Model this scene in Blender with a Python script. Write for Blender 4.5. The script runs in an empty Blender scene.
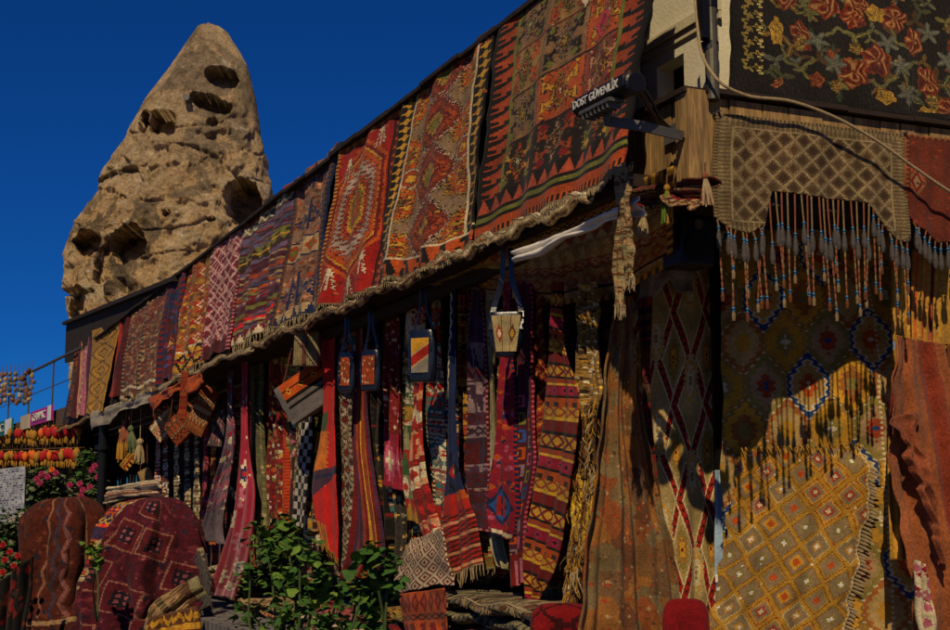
import bpy, math, random
import numpy as np
from mathutils import Vector, noise as mn
R_ = math.radians
random.seed(7); RNG = np.random.default_rng(7)
scene = bpy.context.scene
COL = scene.collection

# ------------------------------------------------------------ camera and site frame
FPX = 1391.0
PITCH = math.atan(198/FPX)
CAM = np.array([0, 0, 1.6])
FW = np.array([0, math.cos(PITCH), math.sin(PITCH)]); UP = np.array([0, -math.sin(PITCH), math.cos(PITCH)]); RT = np.array([1., 0, 0])
AZ = R_(23.3)
UL = np.array([-math.sin(AZ), math.cos(AZ), 0]); MF = np.array([math.cos(AZ), math.sin(AZ), 0]); UZ = np.array([0, 0, 1.])
def ray(px, py): return FW + RT*(px-475)/FPX + UP*(315-py)/FPX
def F(s):                      # vertical plane parallel to the street front, s metres from the camera
    def f(px, py):
        d = ray(px, py); return CAM + d*(s/(d@MF))
    f.n = -MF; return f
def AW(off=0):                 # the leaning face of the terrace parapet
    def f(px, py):
        d = ray(px, py); return CAM + d*((3.15-off-1.57*.1615)/(d@MF-.1615*d[2]))
    n = -MF + UZ*.1615; f.n = n/np.linalg.norm(n); return f
TP = None
_p = F(3.35)(690, 92); TP = float(_p@UL)
def RP(r):                     # side face of the corner, recessed r metres
    def f(px, py):
        d = ray(px, py); return CAM + d*((TP+r)/(d@UL))
    f.n = -UL; return f
def VP2(p, q):                 # vertical plane through two ground points (t, s)
    a = UL*p[0]+MF*p[1]; b = UL*q[0]+MF*q[1]; n = np.cross(b-a, UZ); n /= np.linalg.norm(n)
    if n@a > 0: n = -n
    def f(px, py):
        d = ray(px, py); return CAM + d*((n@a-n@CAM)/(n@d))
    f.n = n; return f
def D(dist):                   # plane facing the camera at a distance along the view
    def f(px, py):
        d = ray(px, py); return CAM + d*(dist/d[1])
    f.n = np.array([0, -1., 0]); return f
def W(t, s, z): return UL*t + MF*s + UZ*z

# ------------------------------------------------------------ materials
def srgb(h):
    h = h.lstrip('#'); c = np.array([int(h[i:i+2], 16)/255 for i in (0, 2, 4)])
    return np.where(c <= .04045, c/12.92, ((c+.055)/1.055)**2.4)
C = {k: srgb(v) for k, v in dict(red='#a8231a', scarlet='#d8201a', dred='#741a18', maroon='#4e1719', crimson='#901c2e', rust='#9c4020', orange='#b84e18',
     gold='#c8922c', mustard='#ab7d26', yellow='#d8a82c', cream='#d0bf98', tan='#a5855a', brown='#5e3d26', dbrown='#38241a', black='#17130f', navy='#1a2648',
     blue='#2c4f8c', purple='#4c2a40', violet='#685470', pink='#b8506a', rose='#b0606c', olive='#70702c', green='#3c5c2c', grey='#8c8274', taupe='#84705c',
     white='#e0d9c8', teal='#3c6660', sand='#b8996a', peach='#c88a60', lilac='#8a7070', dgrey='#3e3a38', magenta='#b01c44', khaki='#8a8058').items()}
MAT = {}
def nt(name):
    m = bpy.data.materials.new(name); m.use_nodes = True; t = m.node_tree; t.nodes.clear()
    o = t.nodes.new('ShaderNodeOutputMaterial'); b = t.nodes.new('ShaderNodeBsdfPrincipled'); t.links.new(b.outputs[0], o.inputs[0]); MAT[name] = m
    return m, t, b
def tex(t, kind, scale, detail=4, rough=.6, coord='Object', stretch=None):
    c = t.nodes.new('ShaderNodeTexCoord'); n = t.nodes.new('ShaderNodeTex'+kind); n.inputs['Scale'].default_value = scale
    if 'Detail' in n.inputs: n.inputs['Detail'].default_value = detail
    if 'Roughness' in n.inputs and kind == 'Noise': n.inputs['Roughness'].default_value = rough
    src = c.outputs[coord]
    if stretch:
        mp = t.nodes.new('ShaderNodeMapping'); mp.inputs['Scale'].default_value = stretch; t.links.new(src, mp.inputs[0]); src = mp.outputs[0]
    t.links.new(src, n.inputs['Vector']); return n
def ramp(t, src, stops):
    r = t.nodes.new('ShaderNodeValToRGB'); e = r.color_ramp.elements
    while len(e) < len(stops): e.new(.5)
    for q, (p, c) in zip(e, stops):
        q.position = p; q.color = (*(C[c] if isinstance(c, str) else c), 1)
    t.links.new(src, r.inputs[0]); return r
def mul(t, a, b, fac=1, mode='MULTIPLY'):
    m = t.nodes.new('ShaderNodeMix'); m.data_type = 'RGBA'; m.blend_type = mode
    if isinstance(fac, (int, float)): m.inputs[0].default_value = fac
    else: t.links.new(fac, m.inputs[0])
    t.links.new(a, m.inputs[6]); t.links.new(b, m.inputs[7]); return m.outputs[2]
def bump(t, b, src, st=.3, dist=.01):
    n = t.nodes.new('ShaderNodeBump'); n.inputs['Strength'].default_value = st; n.inputs['Distance'].default_value = dist
    t.links.new(src, n.inputs['Height']); t.links.new(n.outputs[0], b.inputs['Normal'])
def cloth_mat(name, wear=.45, rough=.92, sheen=.04, bs=.35, scale=150):
    m, t, b = nt(name)
    a = t.nodes.new('ShaderNodeAttribute'); a.attribute_name = 'weave'
    n1 = tex(t, 'Noise', 7, 5); r1 = ramp(t, n1.outputs[0], [(.3, (1-wear,)*3), (.7, (1.12, 1.1, 1.08))])
    n2 = tex(t, 'Noise', scale, 3); r2 = ramp(t, n2.outputs[0], [(.3, (.66,)*3), (.7, (1.2,)*3)])
    t.links.new(mul(t, mul(t, a.outputs[0], r1.outputs[0]), r2.outputs[0]), b.inputs['Base Color'])
    b.inputs['Roughness'].default_value = rough; b.inputs['Sheen Weight'].default_value = sheen; b.inputs['Specular IOR Level'].default_value = .15
    n3 = tex(t, 'Noise', scale*1.4, 3, stretch=(1, 1, .35)); bump(t, b, n3.outputs[0], bs, .012)
    return m
cloth_mat('wool'); cloth_mat('pile', .45, .95, .08, .8, 90); cloth_mat('silk', .2, .5, .2, .12); cloth_mat('ornament', .15, .55, 0, .1, 30)
def plain(name, col, rough=.8, var=.25, scale=12, metal=0, bs=.2, spec=.3, stretch=None, bscale=None):
    m, t, b = nt(name); c = C[col] if isinstance(col, str) else srgb(col) if False else np.array(col)
    n = tex(t, 'Noise', scale, 6, stretch=stretch); r = ramp(t, n.outputs[0], [(.28, tuple(c*(1-var))), (.72, tuple(np.minimum(c*(1+var*.6), 1)))])
    t.links.new(r.outputs[0], b.inputs['Base Color']); b.inputs['Roughness'].default_value = rough; b.inputs['Metallic'].default_value = metal
    b.inputs['Specular IOR Level'].default_value = spec
    n3 = tex(t, 'Noise', bscale or scale*6, 4, stretch=stretch); bump(t, b, n3.outputs[0], bs, .01); return m
def H(h): return srgb(h)
plain('plaster', H('#d8cfb2'), .9, .12, 5, bs=.35, bscale=60)
plain('plaster_trim', H('#c4b998'), .9, .2, 7, bs=.3, bscale=60)
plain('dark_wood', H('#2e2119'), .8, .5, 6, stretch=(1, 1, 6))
plain('tar_board', H('#2a211b'), .9, .7, 8, bs=.8)
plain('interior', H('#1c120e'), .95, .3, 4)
plain('black_plastic', H('#0f0f0f'), .4, .2, 10, bs=.08)
plain('grey_metal', H('#5c5a56'), .5, .25, 14, metal=.2, bs=.1)
plain('pole_metal', H('#5a5548'), .5, .3, 20, metal=.4, bs=.1)
plain('blue_leather', H('#0d1524'), .28, .35, 20, bs=.15, spec=.6)
plain('tan_leather', H('#7e5230'), .5, .5, 14, bs=.4, spec=.4)
plain('brown_leather', H('#5e3018'), .5, .4, 14, bs=.4, spec=.4)
plain('orange_leather', H('#7e3c1a'), .55, .35, 14, bs=.4)
plain('grey_felt', H('#6a625c'), .95, .3, 20, bs=.5)
plain('black_felt', H('#1c1b1d'), .95, .3, 20, bs=.5)
plain('jute', H('#8a7450'), .95, .35, 60, bs=.9, bscale=160)
plain('white_sheet', H('#c9c8c6'), .5, .12, 5, bs=.15)
plain('dirty_cloth', H('#a59a88'), .9, .4, 6, bs=.5)
plain('cord_cream', H('#a8926c'), .95, .3, 60, bs=.6)
plain('cord_rust', H('#8e5236'), .95, .35, 60, bs=.6)
plain('cord_gold', H('#a87a2a'), .95, .35, 40, bs=.6)
plain('tassel_cord', H('#86704e'), .95, .35, 40, bs=.6)
plain('cord_brown', H('#6a4c30'), .95, .35, 40, bs=.6)
plain('tuft_grey', H('#544e4c'), .95, .3, 50, bs=.7)
plain('tuft_brown', H('#70401e'), .95, .4, 50, bs=.7)
plain('bead_blue', H('#205f88'), .3, .2, 20, bs=0, spec=.6)
plain('rose_pink', H('#a82e58'), .8, .35, 20)
plain('flower_orange', H('#d8641c'), .8, .4, 30)
plain('flower_red', H('#a8181c'), .8, .4, 30)
plain('stem_green', H('#3c4a22'), .8, .3, 20)
plain('stone_grey', H('#6d6a68'), .9, .35, 3, bs=.6, bscale=40)
plain('sign_purple', H('#a81c80'), .5, .08, 5)
plain('sign_green', H('#14665a'), .5, .08, 5)
plain('sign_cream', H('#b8a888'), .6, .15, 5)
plain('sign_white', H('#d8d8d6'), .5, .05, 5)
plain('ink_blue', H('#2a3a6c'), .7, .1, 5)
plain('fascia_brown', H('#54443a'), .85, .25, 6)
plain('asphalt', H('#3f3d3c'), .9, .3, 2, bs=.5, bscale=60)
plain('sand_ground', H('#8f7b58'), .95, .3, .3, bs=.5, bscale=2)
def leafmat(name, a, b_, scale=9):
    m, t, b = nt(name)
    n = tex(t, 'Noise', scale, 3); r = ramp(t, n.outputs[0], [(.3, tuple(H(a))), (.7, tuple(H(b_)))])
    t.links.new(r.outputs[0], b.inputs['Base Color']); b.inputs['Roughness'].default_value = .7; b.inputs['Specular IOR Level'].default_value = .15
    return m
leafmat('leaf_bright', '#3a5c1e', '#68802e', 14); leafmat('leaf_dark', '#26441a', '#426628'); leafmat('leaf_grey', '#3c4a2c', '#6a7050')
# weathered planks
m, t, b = nt('planks')
n = tex(t, 'Noise', 3.2, 8, .65, stretch=(5, 5, .7)); r = ramp(t, n.outputs[0], [(.25, tuple(H('#4a3822'))), (.42, tuple(H('#8c6c3e'))), (.6, tuple(H('#b48e54'))), (.8, tuple(H('#c08c46')))])
n2 = tex(t, 'Noise', 30, 6, .7, stretch=(4, 4, .25)); r2 = ramp(t, n2.outputs[0], [(.35, (.45,)*3), (.6, (1.05,)*3)])
t.links.new(mul(t, r.outputs[0], r2.outputs[0]), b.inputs['Base Color']); b.inputs['Roughness'].default_value = .8; bump(t, b, n2.outputs[0], .6, .01)
# tuff rock
m, t, b = nt('tuff')
n = tex(t, 'Noise', .42, 9, .6); n.inputs['Distortion'].default_value = .8; r = ramp(t, n.outputs[0], [(.40, tuple(H('#6e5e4a'))), (.465, tuple(H('#98815f'))), (.48, tuple(H('#dcb47c'))), (.64, tuple(H('#ead0a4')))])
n2 = tex(t, 'Noise', 2.6, 9, .7); r2 = ramp(t, n2.outputs[0], [(.34, (.6, .57, .54)), (.46, (1.05,)*3), (.62, (1.4,)*3)])
geo = t.nodes.new('ShaderNodeTexCoord'); sp = t.nodes.new('ShaderNodeSeparateXYZ'); t.links.new(geo.outputs['Object'], sp.inputs[0])
mr = t.nodes.new('ShaderNodeMapRange'); mr.inputs[1].default_value = 9; mr.inputs[2].default_value = 15.5; t.links.new(sp.outputs[2], mr.inputs[0])
n4 = tex(t, 'Noise', .9, 5, .7); mm = t.nodes.new('ShaderNodeMath'); mm.operation = 'MULTIPLY_ADD'; mm.inputs[1].default_value = 2.4; mm.inputs[2].default_value = -1.2
t.links.new(n4.outputs[0], mm.inputs[0]); ad = t.nodes.new('ShaderNodeMath'); ad.use_clamp = True; t.links.new(mr.outputs[0], ad.inputs[0]); t.links.new(mm.outputs[0], ad.inputs[1])
gr = t.nodes.new('ShaderNodeRGB'); gr.outputs[0].default_value = (*H('#c4ae8e'), 1)
sc_ = t.nodes.new('ShaderNodeMath'); sc_.operation = 'MULTIPLY'; sc_.inputs[1].default_value = .5; t.links.new(ad.outputs[0], sc_.inputs[0])
base = mul(t, r.outputs[0], gr.outputs[0], sc_.outputs[0], 'MIX')
n5 = tex(t, 'Noise', 1.2, 9, .8); r5 = ramp(t, n5.outputs[0], [(.57, (0, 0, 0)), (.63, (1, 1, 1))])
wh = t.nodes.new('ShaderNodeRGB'); wh.outputs[0].default_value = (*H('#ead9c0'), 1)
s5 = t.nodes.new('ShaderNodeMath'); s5.operation = 'MULTIPLY'; s5.inputs[1].default_value = .8; t.links.new(r5.outputs[0], s5.inputs[0])
base = mul(t, base, wh.outputs[0], s5.outputs[0], 'MIX')
n6 = tex(t, 'Noise', 11, 8, .8); r6 = ramp(t, n6.outputs[0], [(.38, (.55, .52, .5)), (.5, (1,)*3), (.62, (1.25,)*3)])
t.links.new(mul(t, mul(t, base, r2.outputs[0]), r6.outputs[0]), b.inputs['Base Color']); b.inputs['Roughness'].default_value = .95; b.inputs['Specular IOR Level'].default_value = .1
n3 = tex(t, 'Noise', 3.5, 12, .8); bump(t, b, n3.outputs[0], 1.0, .6)
# pavers
m, t, b = nt('pavers')
br = t.nodes.new('ShaderNodeTexBrick'); tc = t.nodes.new('ShaderNodeTexCoord'); t.links.new(tc.outputs['Object'], br.inputs['Vector'])
br.inputs['Scale'].default_value = 1.6; br.inputs['Mortar Size'].default_value = .02
br.inputs['Color1'].default_value = (*H('#77716c'), 1); br.inputs['Color2'].default_value = (*H('#605b58'), 1); br.inputs['Mortar'].default_value = (*H('#2e2a28'), 1)
t.links.new(br.outputs[0], b.inputs['Base Color']); b.inputs['Roughness'].default_value = .85; bump(t, b, br.outputs['Fac'], -.4, .01)
# glass
m, t, b = nt('window_glass'); b.inputs['Base Color'].default_value = (.02, .022, .025, 1); b.inputs['Roughness'].default_value = .25; b.inputs['Specular IOR Level'].default_value = .15

# ------------------------------------------------------------ mesh helpers
def tag(o, label=None, cat=None, group=None, kind=None):
    if label: o['label'] = label
    if cat: o['category'] = cat
    if group: o['group'] = group
    if kind: o['kind'] = kind
    return o
def thing(name, label, cat, loc, group=None):
    o = bpy.data.objects.new(name, None); o.empty_display_size = .1; COL.objects.link(o); o.location = tuple(loc); return tag(o, label, cat, group)
def mk(name, V, Fc, mats, parent=None, cols=None, smooth=False, midx=None, origin=None):
    """V (n,3) world, Fc list of index tuples or (m,4) array"""
    V = np.asarray(V, float)
    if parent is not None: org = np.array(parent_world(parent))
    elif origin is not None: org = np.array(origin, float)
    else: org = np.array([V[:, 0].mean(), V[:, 1].mean(), V[:, 2].min()])
    me = bpy.data.meshes.new(name)
    if isinstance(Fc, np.ndarray) and Fc.ndim == 2:
        k = Fc.shape[1]; m = len(Fc)
        me.vertices.add(len(V)); me.vertices.foreach_set('co', (V-org).ravel())
        me.loops.add(m*k); me.loops.foreach_set('vertex_index', Fc.ravel().astype(np.int32))
        me.polygons.add(m); me.polygons.foreach_set('loop_start', np.arange(0, m*k, k, dtype=np.int32))
        me.update(calc_edges=True)
    else:
        me.from_pydata([tuple(p) for p in (V-org)], [], [tuple(f) for f in Fc]); me.update()
    for mm_ in ([mats] if isinstance(mats, str) else mats): me.materials.append(MAT[mm_])
    if cols is not None:
        a = me.attributes.new('weave', 'FLOAT_COLOR', 'CORNER'); cc = np.ones((len(Fc), 4)); cc[:, :3] = cols
        kk = len(Fc[0]); a.data.foreach_set('color', np.repeat(cc, kk, axis=0).ravel().astype(np.float32))
    if midx is not None: me.polygons.foreach_set('material_index', np.asarray(midx, dtype=np.int32))
    if smooth: me.polygons.foreach_set('use_smooth', np.ones(len(me.polygons), dtype=bool))
    o = bpy.data.objects.new(name, me); COL.objects.link(o)
    if parent is not None: o.parent = parent; o.location = (0, 0, 0)
    else: o.location = tuple(org)
    return o
def parent_world(p):
    l = Vector(p.location)
    while p.parent is not None: p = p.parent; l = l + Vector(p.location)
    return tuple(l)
class MB:
    def __init__(s): s.v = []; s.f = []; s.m = []; s.c = []; s.n = 0
    def add(s, V, Fc, mi=0, col=None):
        V = np.asarray(V, float); s.v.append(V)
        for f in Fc: s.f.append(tuple(int(i)+s.n for i in f)); s.m.append(mi); s.c.append(col)
        s.n += len(V)
    def box(s, o, a, b, c, mi=0, col=None):      # corner o, edge vectors a,b,c
        o, a, b, c = map(lambda q: np.asarray(q, float), (o, a, b, c))
        V = [o, o+a, o+a+b, o+b, o+c, o+a+c, o+a+b+c, o+b+c]
        if np.cross(a, b)@c < 0: Fc = [(0, 1, 2, 3), (7, 6, 5, 4), (4, 5, 1, 0), (5, 6, 2, 1), (6, 7, 3, 2), (7, 4, 0, 3)]
        else: Fc = [(3, 2, 1, 0), (4, 5, 6, 7), (0, 1, 5, 4), (1, 2, 6, 5), (2, 3, 7, 6), (3, 0, 4, 7)]
        s.add(V, Fc, mi, col)
    def cbox(s, c, a, b, d, mi=0, col=None): s.box(np.asarray(c)-(np.asarray(a)+b+d)/2, a, b, d, mi, col)
    def tube(s, pts, r, n=6, mi=0, col=None, cap=True):
        pts = [np.asarray(p, float) for p in pts]; rs = r if hasattr(r, '__len__') else [r]*len(pts); V = []
        for i, p in enumerate(pts):
            d = pts[min(i+1, len(pts)-1)]-pts[max(i-1, 0)]; d = d/(np.linalg.norm(d)+1e-9)
            u = np.cross(d, [0.3, .2, 1] if abs(d[2]) < .9 else [1, 0.1, 0]); u /= np.linalg.norm(u); w = np.cross(d, u)
            for k in range(n): V.append(p+rs[i]*(u*math.cos(2*math.pi*k/n)+w*math.sin(2*math.pi*k/n)))
        Fc = [(i*n+k, i*n+(k+1) % n, (i+1)*n+(k+1) % n, (i+1)*n+k) for i in range(len(pts)-1) for k in range(n)]
        if cap: Fc += [tuple(range(n))[::-1], tuple((len(pts)-1)*n+k for k in range(n))]
        s.add(V, Fc, mi, col)
    def blob(s, c, rx, ry, rz, nu=10, nv=7, mi=0, col=None, ax=None, e=1.0, jit=0):
        V = []; A = np.eye(3) if ax is None else np.array(ax)
        sg = lambda q: math.copysign(abs(q)**e, q)
        for j in range(nv+1):
            ph = math.pi*j/nv-math.pi/2
            for i in range(nu):
                th = 2*math.pi*i/nu; q = np.array([rx*sg(math.cos(ph))*sg(math.cos(th)), ry*sg(math.cos(ph))*sg(math.sin(th)), rz*sg(math.sin(ph))])
                if jit: q = q*(1+jit*mn.noise(Vector(q*17+np.asarray(c)*3)))
                V.append(np.asarray(c)+q@A)
        s.add(V, [(j*nu+i, j*nu+(i+1) % nu, (j+1)*nu+(i+1) % nu, (j+1)*nu+i) for j in range(nv) for i in range(nu)], mi, col)
    def build(s, name, mats, parent=None, smooth=False):
        cols = None
        if any(c is not None for c in s.c): cols = None
        o = mk(name, np.concatenate(s.v), s.f, mats, parent, None, smooth, s.m)
        if any(c is not None for c in s.c):
            me = o.data; a = me.attributes.new('weave', 'FLOAT_COLOR', 'CORNER'); out = []
            for p, c in zip(s.f, s.c): out += [(*(C[c] if isinstance(c, str) else (C['tan'] if c is None else c)), 1)]*len(p)
            a.data.foreach_set('color', np.array(out, dtype=np.float32).ravel())
        return o
def copy_tree(o, parent=None):
    c = o.copy(); COL.objects.link(c); c.parent = parent
    for ch in [q for q in KIDS.get(o.name, [])]: copy_tree(ch, c)
    return c
KIDS = {}
def reg(o): KIDS[o.name] = list(o.children); [reg(k) for k in o.children]; return o

# ------------------------------------------------------------ weaving patterns: one colour per woven cell
def cc(c): return C[c] if isinstance(c, str) else np.asarray(c)
class K:
    def __init__(s, nu, nv, base, seed=0):
        s.nu, s.nv = int(nu), int(nv); s.a = np.tile(cc(base), (s.nv, s.nu, 1)).astype(float)
        s.x, s.y = np.meshgrid(np.arange(s.nu)+.5, np.arange(s.nv)+.5); s.u = s.x/s.nu; s.v = s.y/s.nv; s.g = np.random.default_rng(seed)
    def put(s, m, c): s.a[m] = cc(c); return s
    def rings(s, d, rings, mask=True):
        for r, c in rings: s.put((d < r) & mask, c)
        return s
    def dia(s, cx, cy, rx, ry, rings, q=1, teeth=0, mask=True):
        x = np.floor(np.abs(s.x-cx)/q)*q; y = np.abs(s.y-cy); d = x/rx+y/ry
        if teeth: d = d+teeth*(np.abs(((s.y+s.x)/4) % 1-.5)*2)
        return s.rings(d, rings, mask)
    def hexa(s, cx, cy, rx, ry, rings, teeth=0, per=5, mask=True):
        x = np.abs(s.x-cx)/rx; y = np.abs(s.y-cy)/ry; d = np.maximum(x, .45*x+y)
        if teeth: d = d+teeth*np.abs(((s.y)/per) % 1-.5)*2
        return s.rings(d, rings, mask)
    def lattice(s, cw, ch, sets, line=None, lw=.12, ang=0, q=1, mask=True):
        x, y = s.x, s.y
        if ang: x, y = x*math.cos(ang)+y*math.sin(ang), -x*math.sin(ang)+y*math.cos(ang)
        x = np.floor(x/q)*q
        X = x/cw+y/ch; Y = x/cw-y/ch; i = np.floor(X).astype(int); j = np.floor(Y).astype(int)
        d = np.maximum(np.abs(X-i-.5), np.abs(Y-j-.5))*2
        h = ((i*73+j*151+i*j*7) % 97) % len(sets)
        for k, st in enumerate(sets):
            for r, c in st: s.put((h == k) & (d < r) & mask, c)
        if line is not None: s.put((d > 1-lw) & mask, line)
        return s
    def hexgrid(s, cw, ch, sets, teeth=.1, per=4, mask=True, line=None, lo=.9):
        best = np.full(s.x.shape, 9.); idx = np.zeros(s.x.shape, int)
        for o in (0, 1):
            gx = np.round((s.x-o*cw/2)/cw); gy = np.round((s.y-o*ch/2)/ch)
            x = np.abs(s.x-o*cw/2-gx*cw)/(cw/2); y = np.abs(s.y-o*ch/2-gy*ch)/(ch/2)
            d = np.maximum(x*.75, .55*x+y)
            mk_ = d < best; best = np.where(mk_, d, best); idx = np.where(mk_, (gx*2+gy*3+o).astype(int) % len(sets), idx)
        best = best+teeth*np.abs((s.y/per) % 1-.5)*2
        for k, st in enumerate(sets):
            for r, c in st: s.put((idx == k) & (best < r) & mask, c)
        if line is not None: s.put((best > lo) & mask, line)
        return s
    def band(s, y0, y1, bg, kind=None, fg=None, fg2=None, per=10, wav=0):
        y = s.y+wav*np.sin(s.u*9+y0)
        m = (y >= y0) & (y < y1); s.put(m, bg)
        h = max(y1-y0, 1); q = (y-y0)/h
        if kind == 'tri': s.put(m & (np.abs((s.x/per) % 1-.5)*2 < q), fg)
        elif kind == 'tri2': s.put(m & (np.abs((s.x/per) % 1-.5)*2 < 1-q), fg)
        elif kind == 'dia':
            d = np.abs((s.x/per) % 1-.5)*2+np.abs(q-.5)*2; s.put(m & (d < .95), fg); s.put(m & (d < .45), bg if fg2 is None else fg2)
        elif kind == 'zig': s.put(m & (np.abs(q-.25-.5*np.abs((s.x/per) % 1-.5)*2) < .2), fg)
        elif kind == 'x': s.put(m & (np.abs(np.abs((s.x/per) % 1-.5)*2-np.abs(q-.5)*2) < .25), fg)
        elif kind == 'dash': s.put(m & ((s.x/per) % 1 < .5), fg)
        elif kind == 'hook':
            X = (s.x/per) % 1; s.put(m & ((np.abs(X-.5)*2 < q*.8) | ((q < .45) & (q > .2) & (X > .1) & (X < .5))), fg)
        return s
    def bands(s, pal, sc=8, seed=1, kinds=('tri', 'dia', 'zig', None, None, 'x', 'dash', 'hook'), wav=0, top=0, bot=None):
        g = random.Random(seed); y = top; bot = bot or s.nv; last = None
        while y < bot:
            h = max(1.6, g.choice([.3, .45, .7, 1, 1.5])*sc); k = g.choice(kinds); c = g.choice([p for p in pal if p is not last]); last = c
            if k is None: h = max(1.5, h*.45)
            f = g.choice([p for p in pal if p is not c]); f2 = g.choice(pal)
            s.band(y, min(y+h, bot), c, k, f, f2, g.choice([.8, 1.1, 1.5])*sc*.8, wav); y += h
        return s
    def border(s, w, bg, fg, kind='tri', per=8, edge=None, sides='lrtb'):
        L, Rr, T, B = s.x, s.nu-s.x, s.y, s.nv-s.y
        big = 1e6*np.ones_like(s.x); ds = [L if 'l' in sides else big, Rr if 'r' in sides else big, T if 't' in sides else big, B if 'b' in sides else big]
        d = np.minimum.reduce(ds); m = d < w; al = np.where((d == ds[0]) | (d == ds[1]), s.y, s.x); q = d/w
        s.put(m, bg); X = (al/per) % 1
        if kind == 'tri': s.put(m & (np.abs(X-.5)*2 < 1-q), fg)
        elif kind == 'dia': s.put(m & (np.abs(X-.5)*2+np.abs(q-.5)*2 < .75), fg)
        elif kind == 'hook': s.put(m & (((np.abs(X-.5)*2 < q*.7)) | ((q > .5) & (q < .75) & (X > .5) & (X < .98)) | ((q > .2) & (q < .75) & (X > .86))), fg)
        elif kind == 'flower': s.put(m & ((np.abs(X-.5)*2)**2+(np.abs(q-.5)*2)**2 < .45+.25*np.cos(4*np.arctan2(q-.5, X-.5))), fg)
        elif kind == 'dash': s.put(m & (X < .5), fg)
        if edge is not None: s.put((d >= w) & (d < w+max(1, w*.12)), edge)
        s.d = d
        return s
    def specks(s, pal, n, size=1.5, mask=None):
        for _ in range(n):
            x, y = s.g.uniform(0, s.nu), s.g.uniform(0, s.nv); r = size*s.g.uniform(.6, 1.5)
            m = (np.abs(s.x-x)+np.abs(s.y-y) < r)
            if mask is not None: m &= mask
            s.put(m, pal[s.g.integers(len(pal))])
        return s
    def outline(s, c='black', p=.6):
        dx = np.abs(np.diff(s.a, axis=1, prepend=s.a[:, :1])).sum(2) > .02; dy = np.abs(np.diff(s.a, axis=0, prepend=s.a[:1])).sum(2) > .02
        s.put((dx | dy) & (s.g.random(s.x.shape) < p), c); return s
    def done(s, amt=.12, abr=.12, fade=None):
        n = 1+s.g.normal(0, amt, (s.nv, s.nu, 1)); r = 1+abr*np.interp(np.arange(s.nv), np.linspace(0, s.nv, 14), s.g.uniform(-1, 1, 14))[:, None, None]
        s.a = np.clip(s.a*n*r, 0.003, .95); return s

# ------------------------------------------------------------ cloth
def crom(P, vs):
    P = np.asarray(P, float); n = len(P)
    if n == 1: return np.repeat(P, len(vs), 0)
    L = np.concatenate([[0], np.cumsum(np.linalg.norm(np.diff(P, axis=0), axis=1))]); L /= L[-1]
    out = np.zeros((len(vs), P.shape[1]))
    if n == 2: return P[0]+(P[1]-P[0])*vs[:, None]
    T = np.gradient(P, L, axis=0)
    i = np.clip(np.searchsorted(L, vs, 'right')-1, 0, n-2); h = (L[i+1]-L[i]); q = ((vs-L[i])/h)[:, None]; h = h[:, None]
    return (2*q**3-3*q**2+1)*P[i]+(q**3-2*q**2+q)*h*T[i]+(-2*q**3+3*q**2)*P[i+1]+(q**3-q**2)*h*T[i+1]
def grid_faces(nu, nv):
    i, j = np.meshgrid(np.arange(nu), np.arange(nv)); a = (j*(nu+1)+i).ravel()
    return np.stack([a, a+nu+1, a+nu+2, a+1], 1)
def cloth(name, rows, plane, k, fold=(.01, 4, 0, .4), mat='wool', parent=None, thick=.008, sagb=0, seed=0, edge=0, wav=.012, bulge=0):
    """rows: (xl,yl,xr,yr) down the cloth in photo pixels, carried onto a real plane"""
    nu, nv = k.nu, k.nv; vs = np.linspace(0, 1, nv+1); us = np.linspace(0, 1, nu+1)
    L = crom([plane(r[0], r[1]) for r in rows], vs); Rr = crom([plane(r[2], r[3]) for r in rows], vs)
    g = np.random.default_rng(seed+nu*7+nv); ph = g.uniform(0, 6.28, 5)
    U, V = np.meshgrid(us, vs); n = plane.n
    e = edge*(np.sin(vs*23+ph[0])+.6*np.sin(vs*51+ph[1]))
    Lw = np.linalg.norm(Rr-L, axis=1)[:, None]
    Uw = U+(e[:, None]*(1-2*U))/np.maximum(Lw, .05)
    P = L[:, None, :]*(1-Uw[..., None])+Rr[:, None, :]*Uw[..., None]
    amp, kk, pha, g0 = fold; gr = g0+(1-g0)*V
    w = amp*gr*(np.sin(2*np.pi*kk*U+pha+1.2*np.sin(2.5*V+ph[0]))*.65+.35*np.sin(2*np.pi*kk*2.3*U+ph[1]+2*V)+.25*np.sin(2*np.pi*kk*.45*U+ph[2]))
    w += wav*(np.sin(5*V+3*U+ph[3])*.6+.4*np.sin(11*V-4*U+ph[4]))+bulge*np.sin(np.pi*U)*np.sin(np.pi*V)
    P = P+n*w[..., None]
    P[..., 2] -= sagb*(V**2)*(np.sin(np.pi*U*2.0+ph[2])+.5*np.sin(np.pi*U*5+ph[1]))*.5
    o = mk(name, P.reshape(-1, 3), grid_faces(nu, nv), mat, parent, k.a.reshape(-1, 3), True)
    if thick:
        s = o.modifiers.new('thickness', 'SOLIDIFY'); s.thickness = thick; s.offset = 0
    o_last[0] = P
    return o
o_last = [None]
def fringe(P, length, mat, parent, n=60, r=.0035, jit=.25, name='fringe', dirn=(0, 0, -1), off=0):
    """tasselled edge along the polyline P"""
    P = np.asarray(P); L = np.linspace(0, 1, len(P)); mb = MB(); d = np.array(dirn, float)
    for q in np.linspace(0.005, .995, n):
        b = np.array([np.interp(q, L, P[:, i]) for i in range(3)])+off
        l = length*random.uniform(1-jit, 1+jit*.4); s1 = np.array([random.gauss(0, 1), random.gauss(0, 1), 0])*l*.07; s2 = s1+np.array([random.gauss(0, 1), random.gauss(0, 1), 0])*l*.1
        mb.tube([b-d*.004, b+d*l*.5+s1, b+d*l+s2], [r, r*.9, r*.35], 4, cap=False)
    hd = P[::max(1, len(P)//110)]; hd = np.vstack([hd, P[-1:]]) + off; mb.tube(list(hd), r*1.6, 4)
    return mb.build(name, mat, parent)
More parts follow.
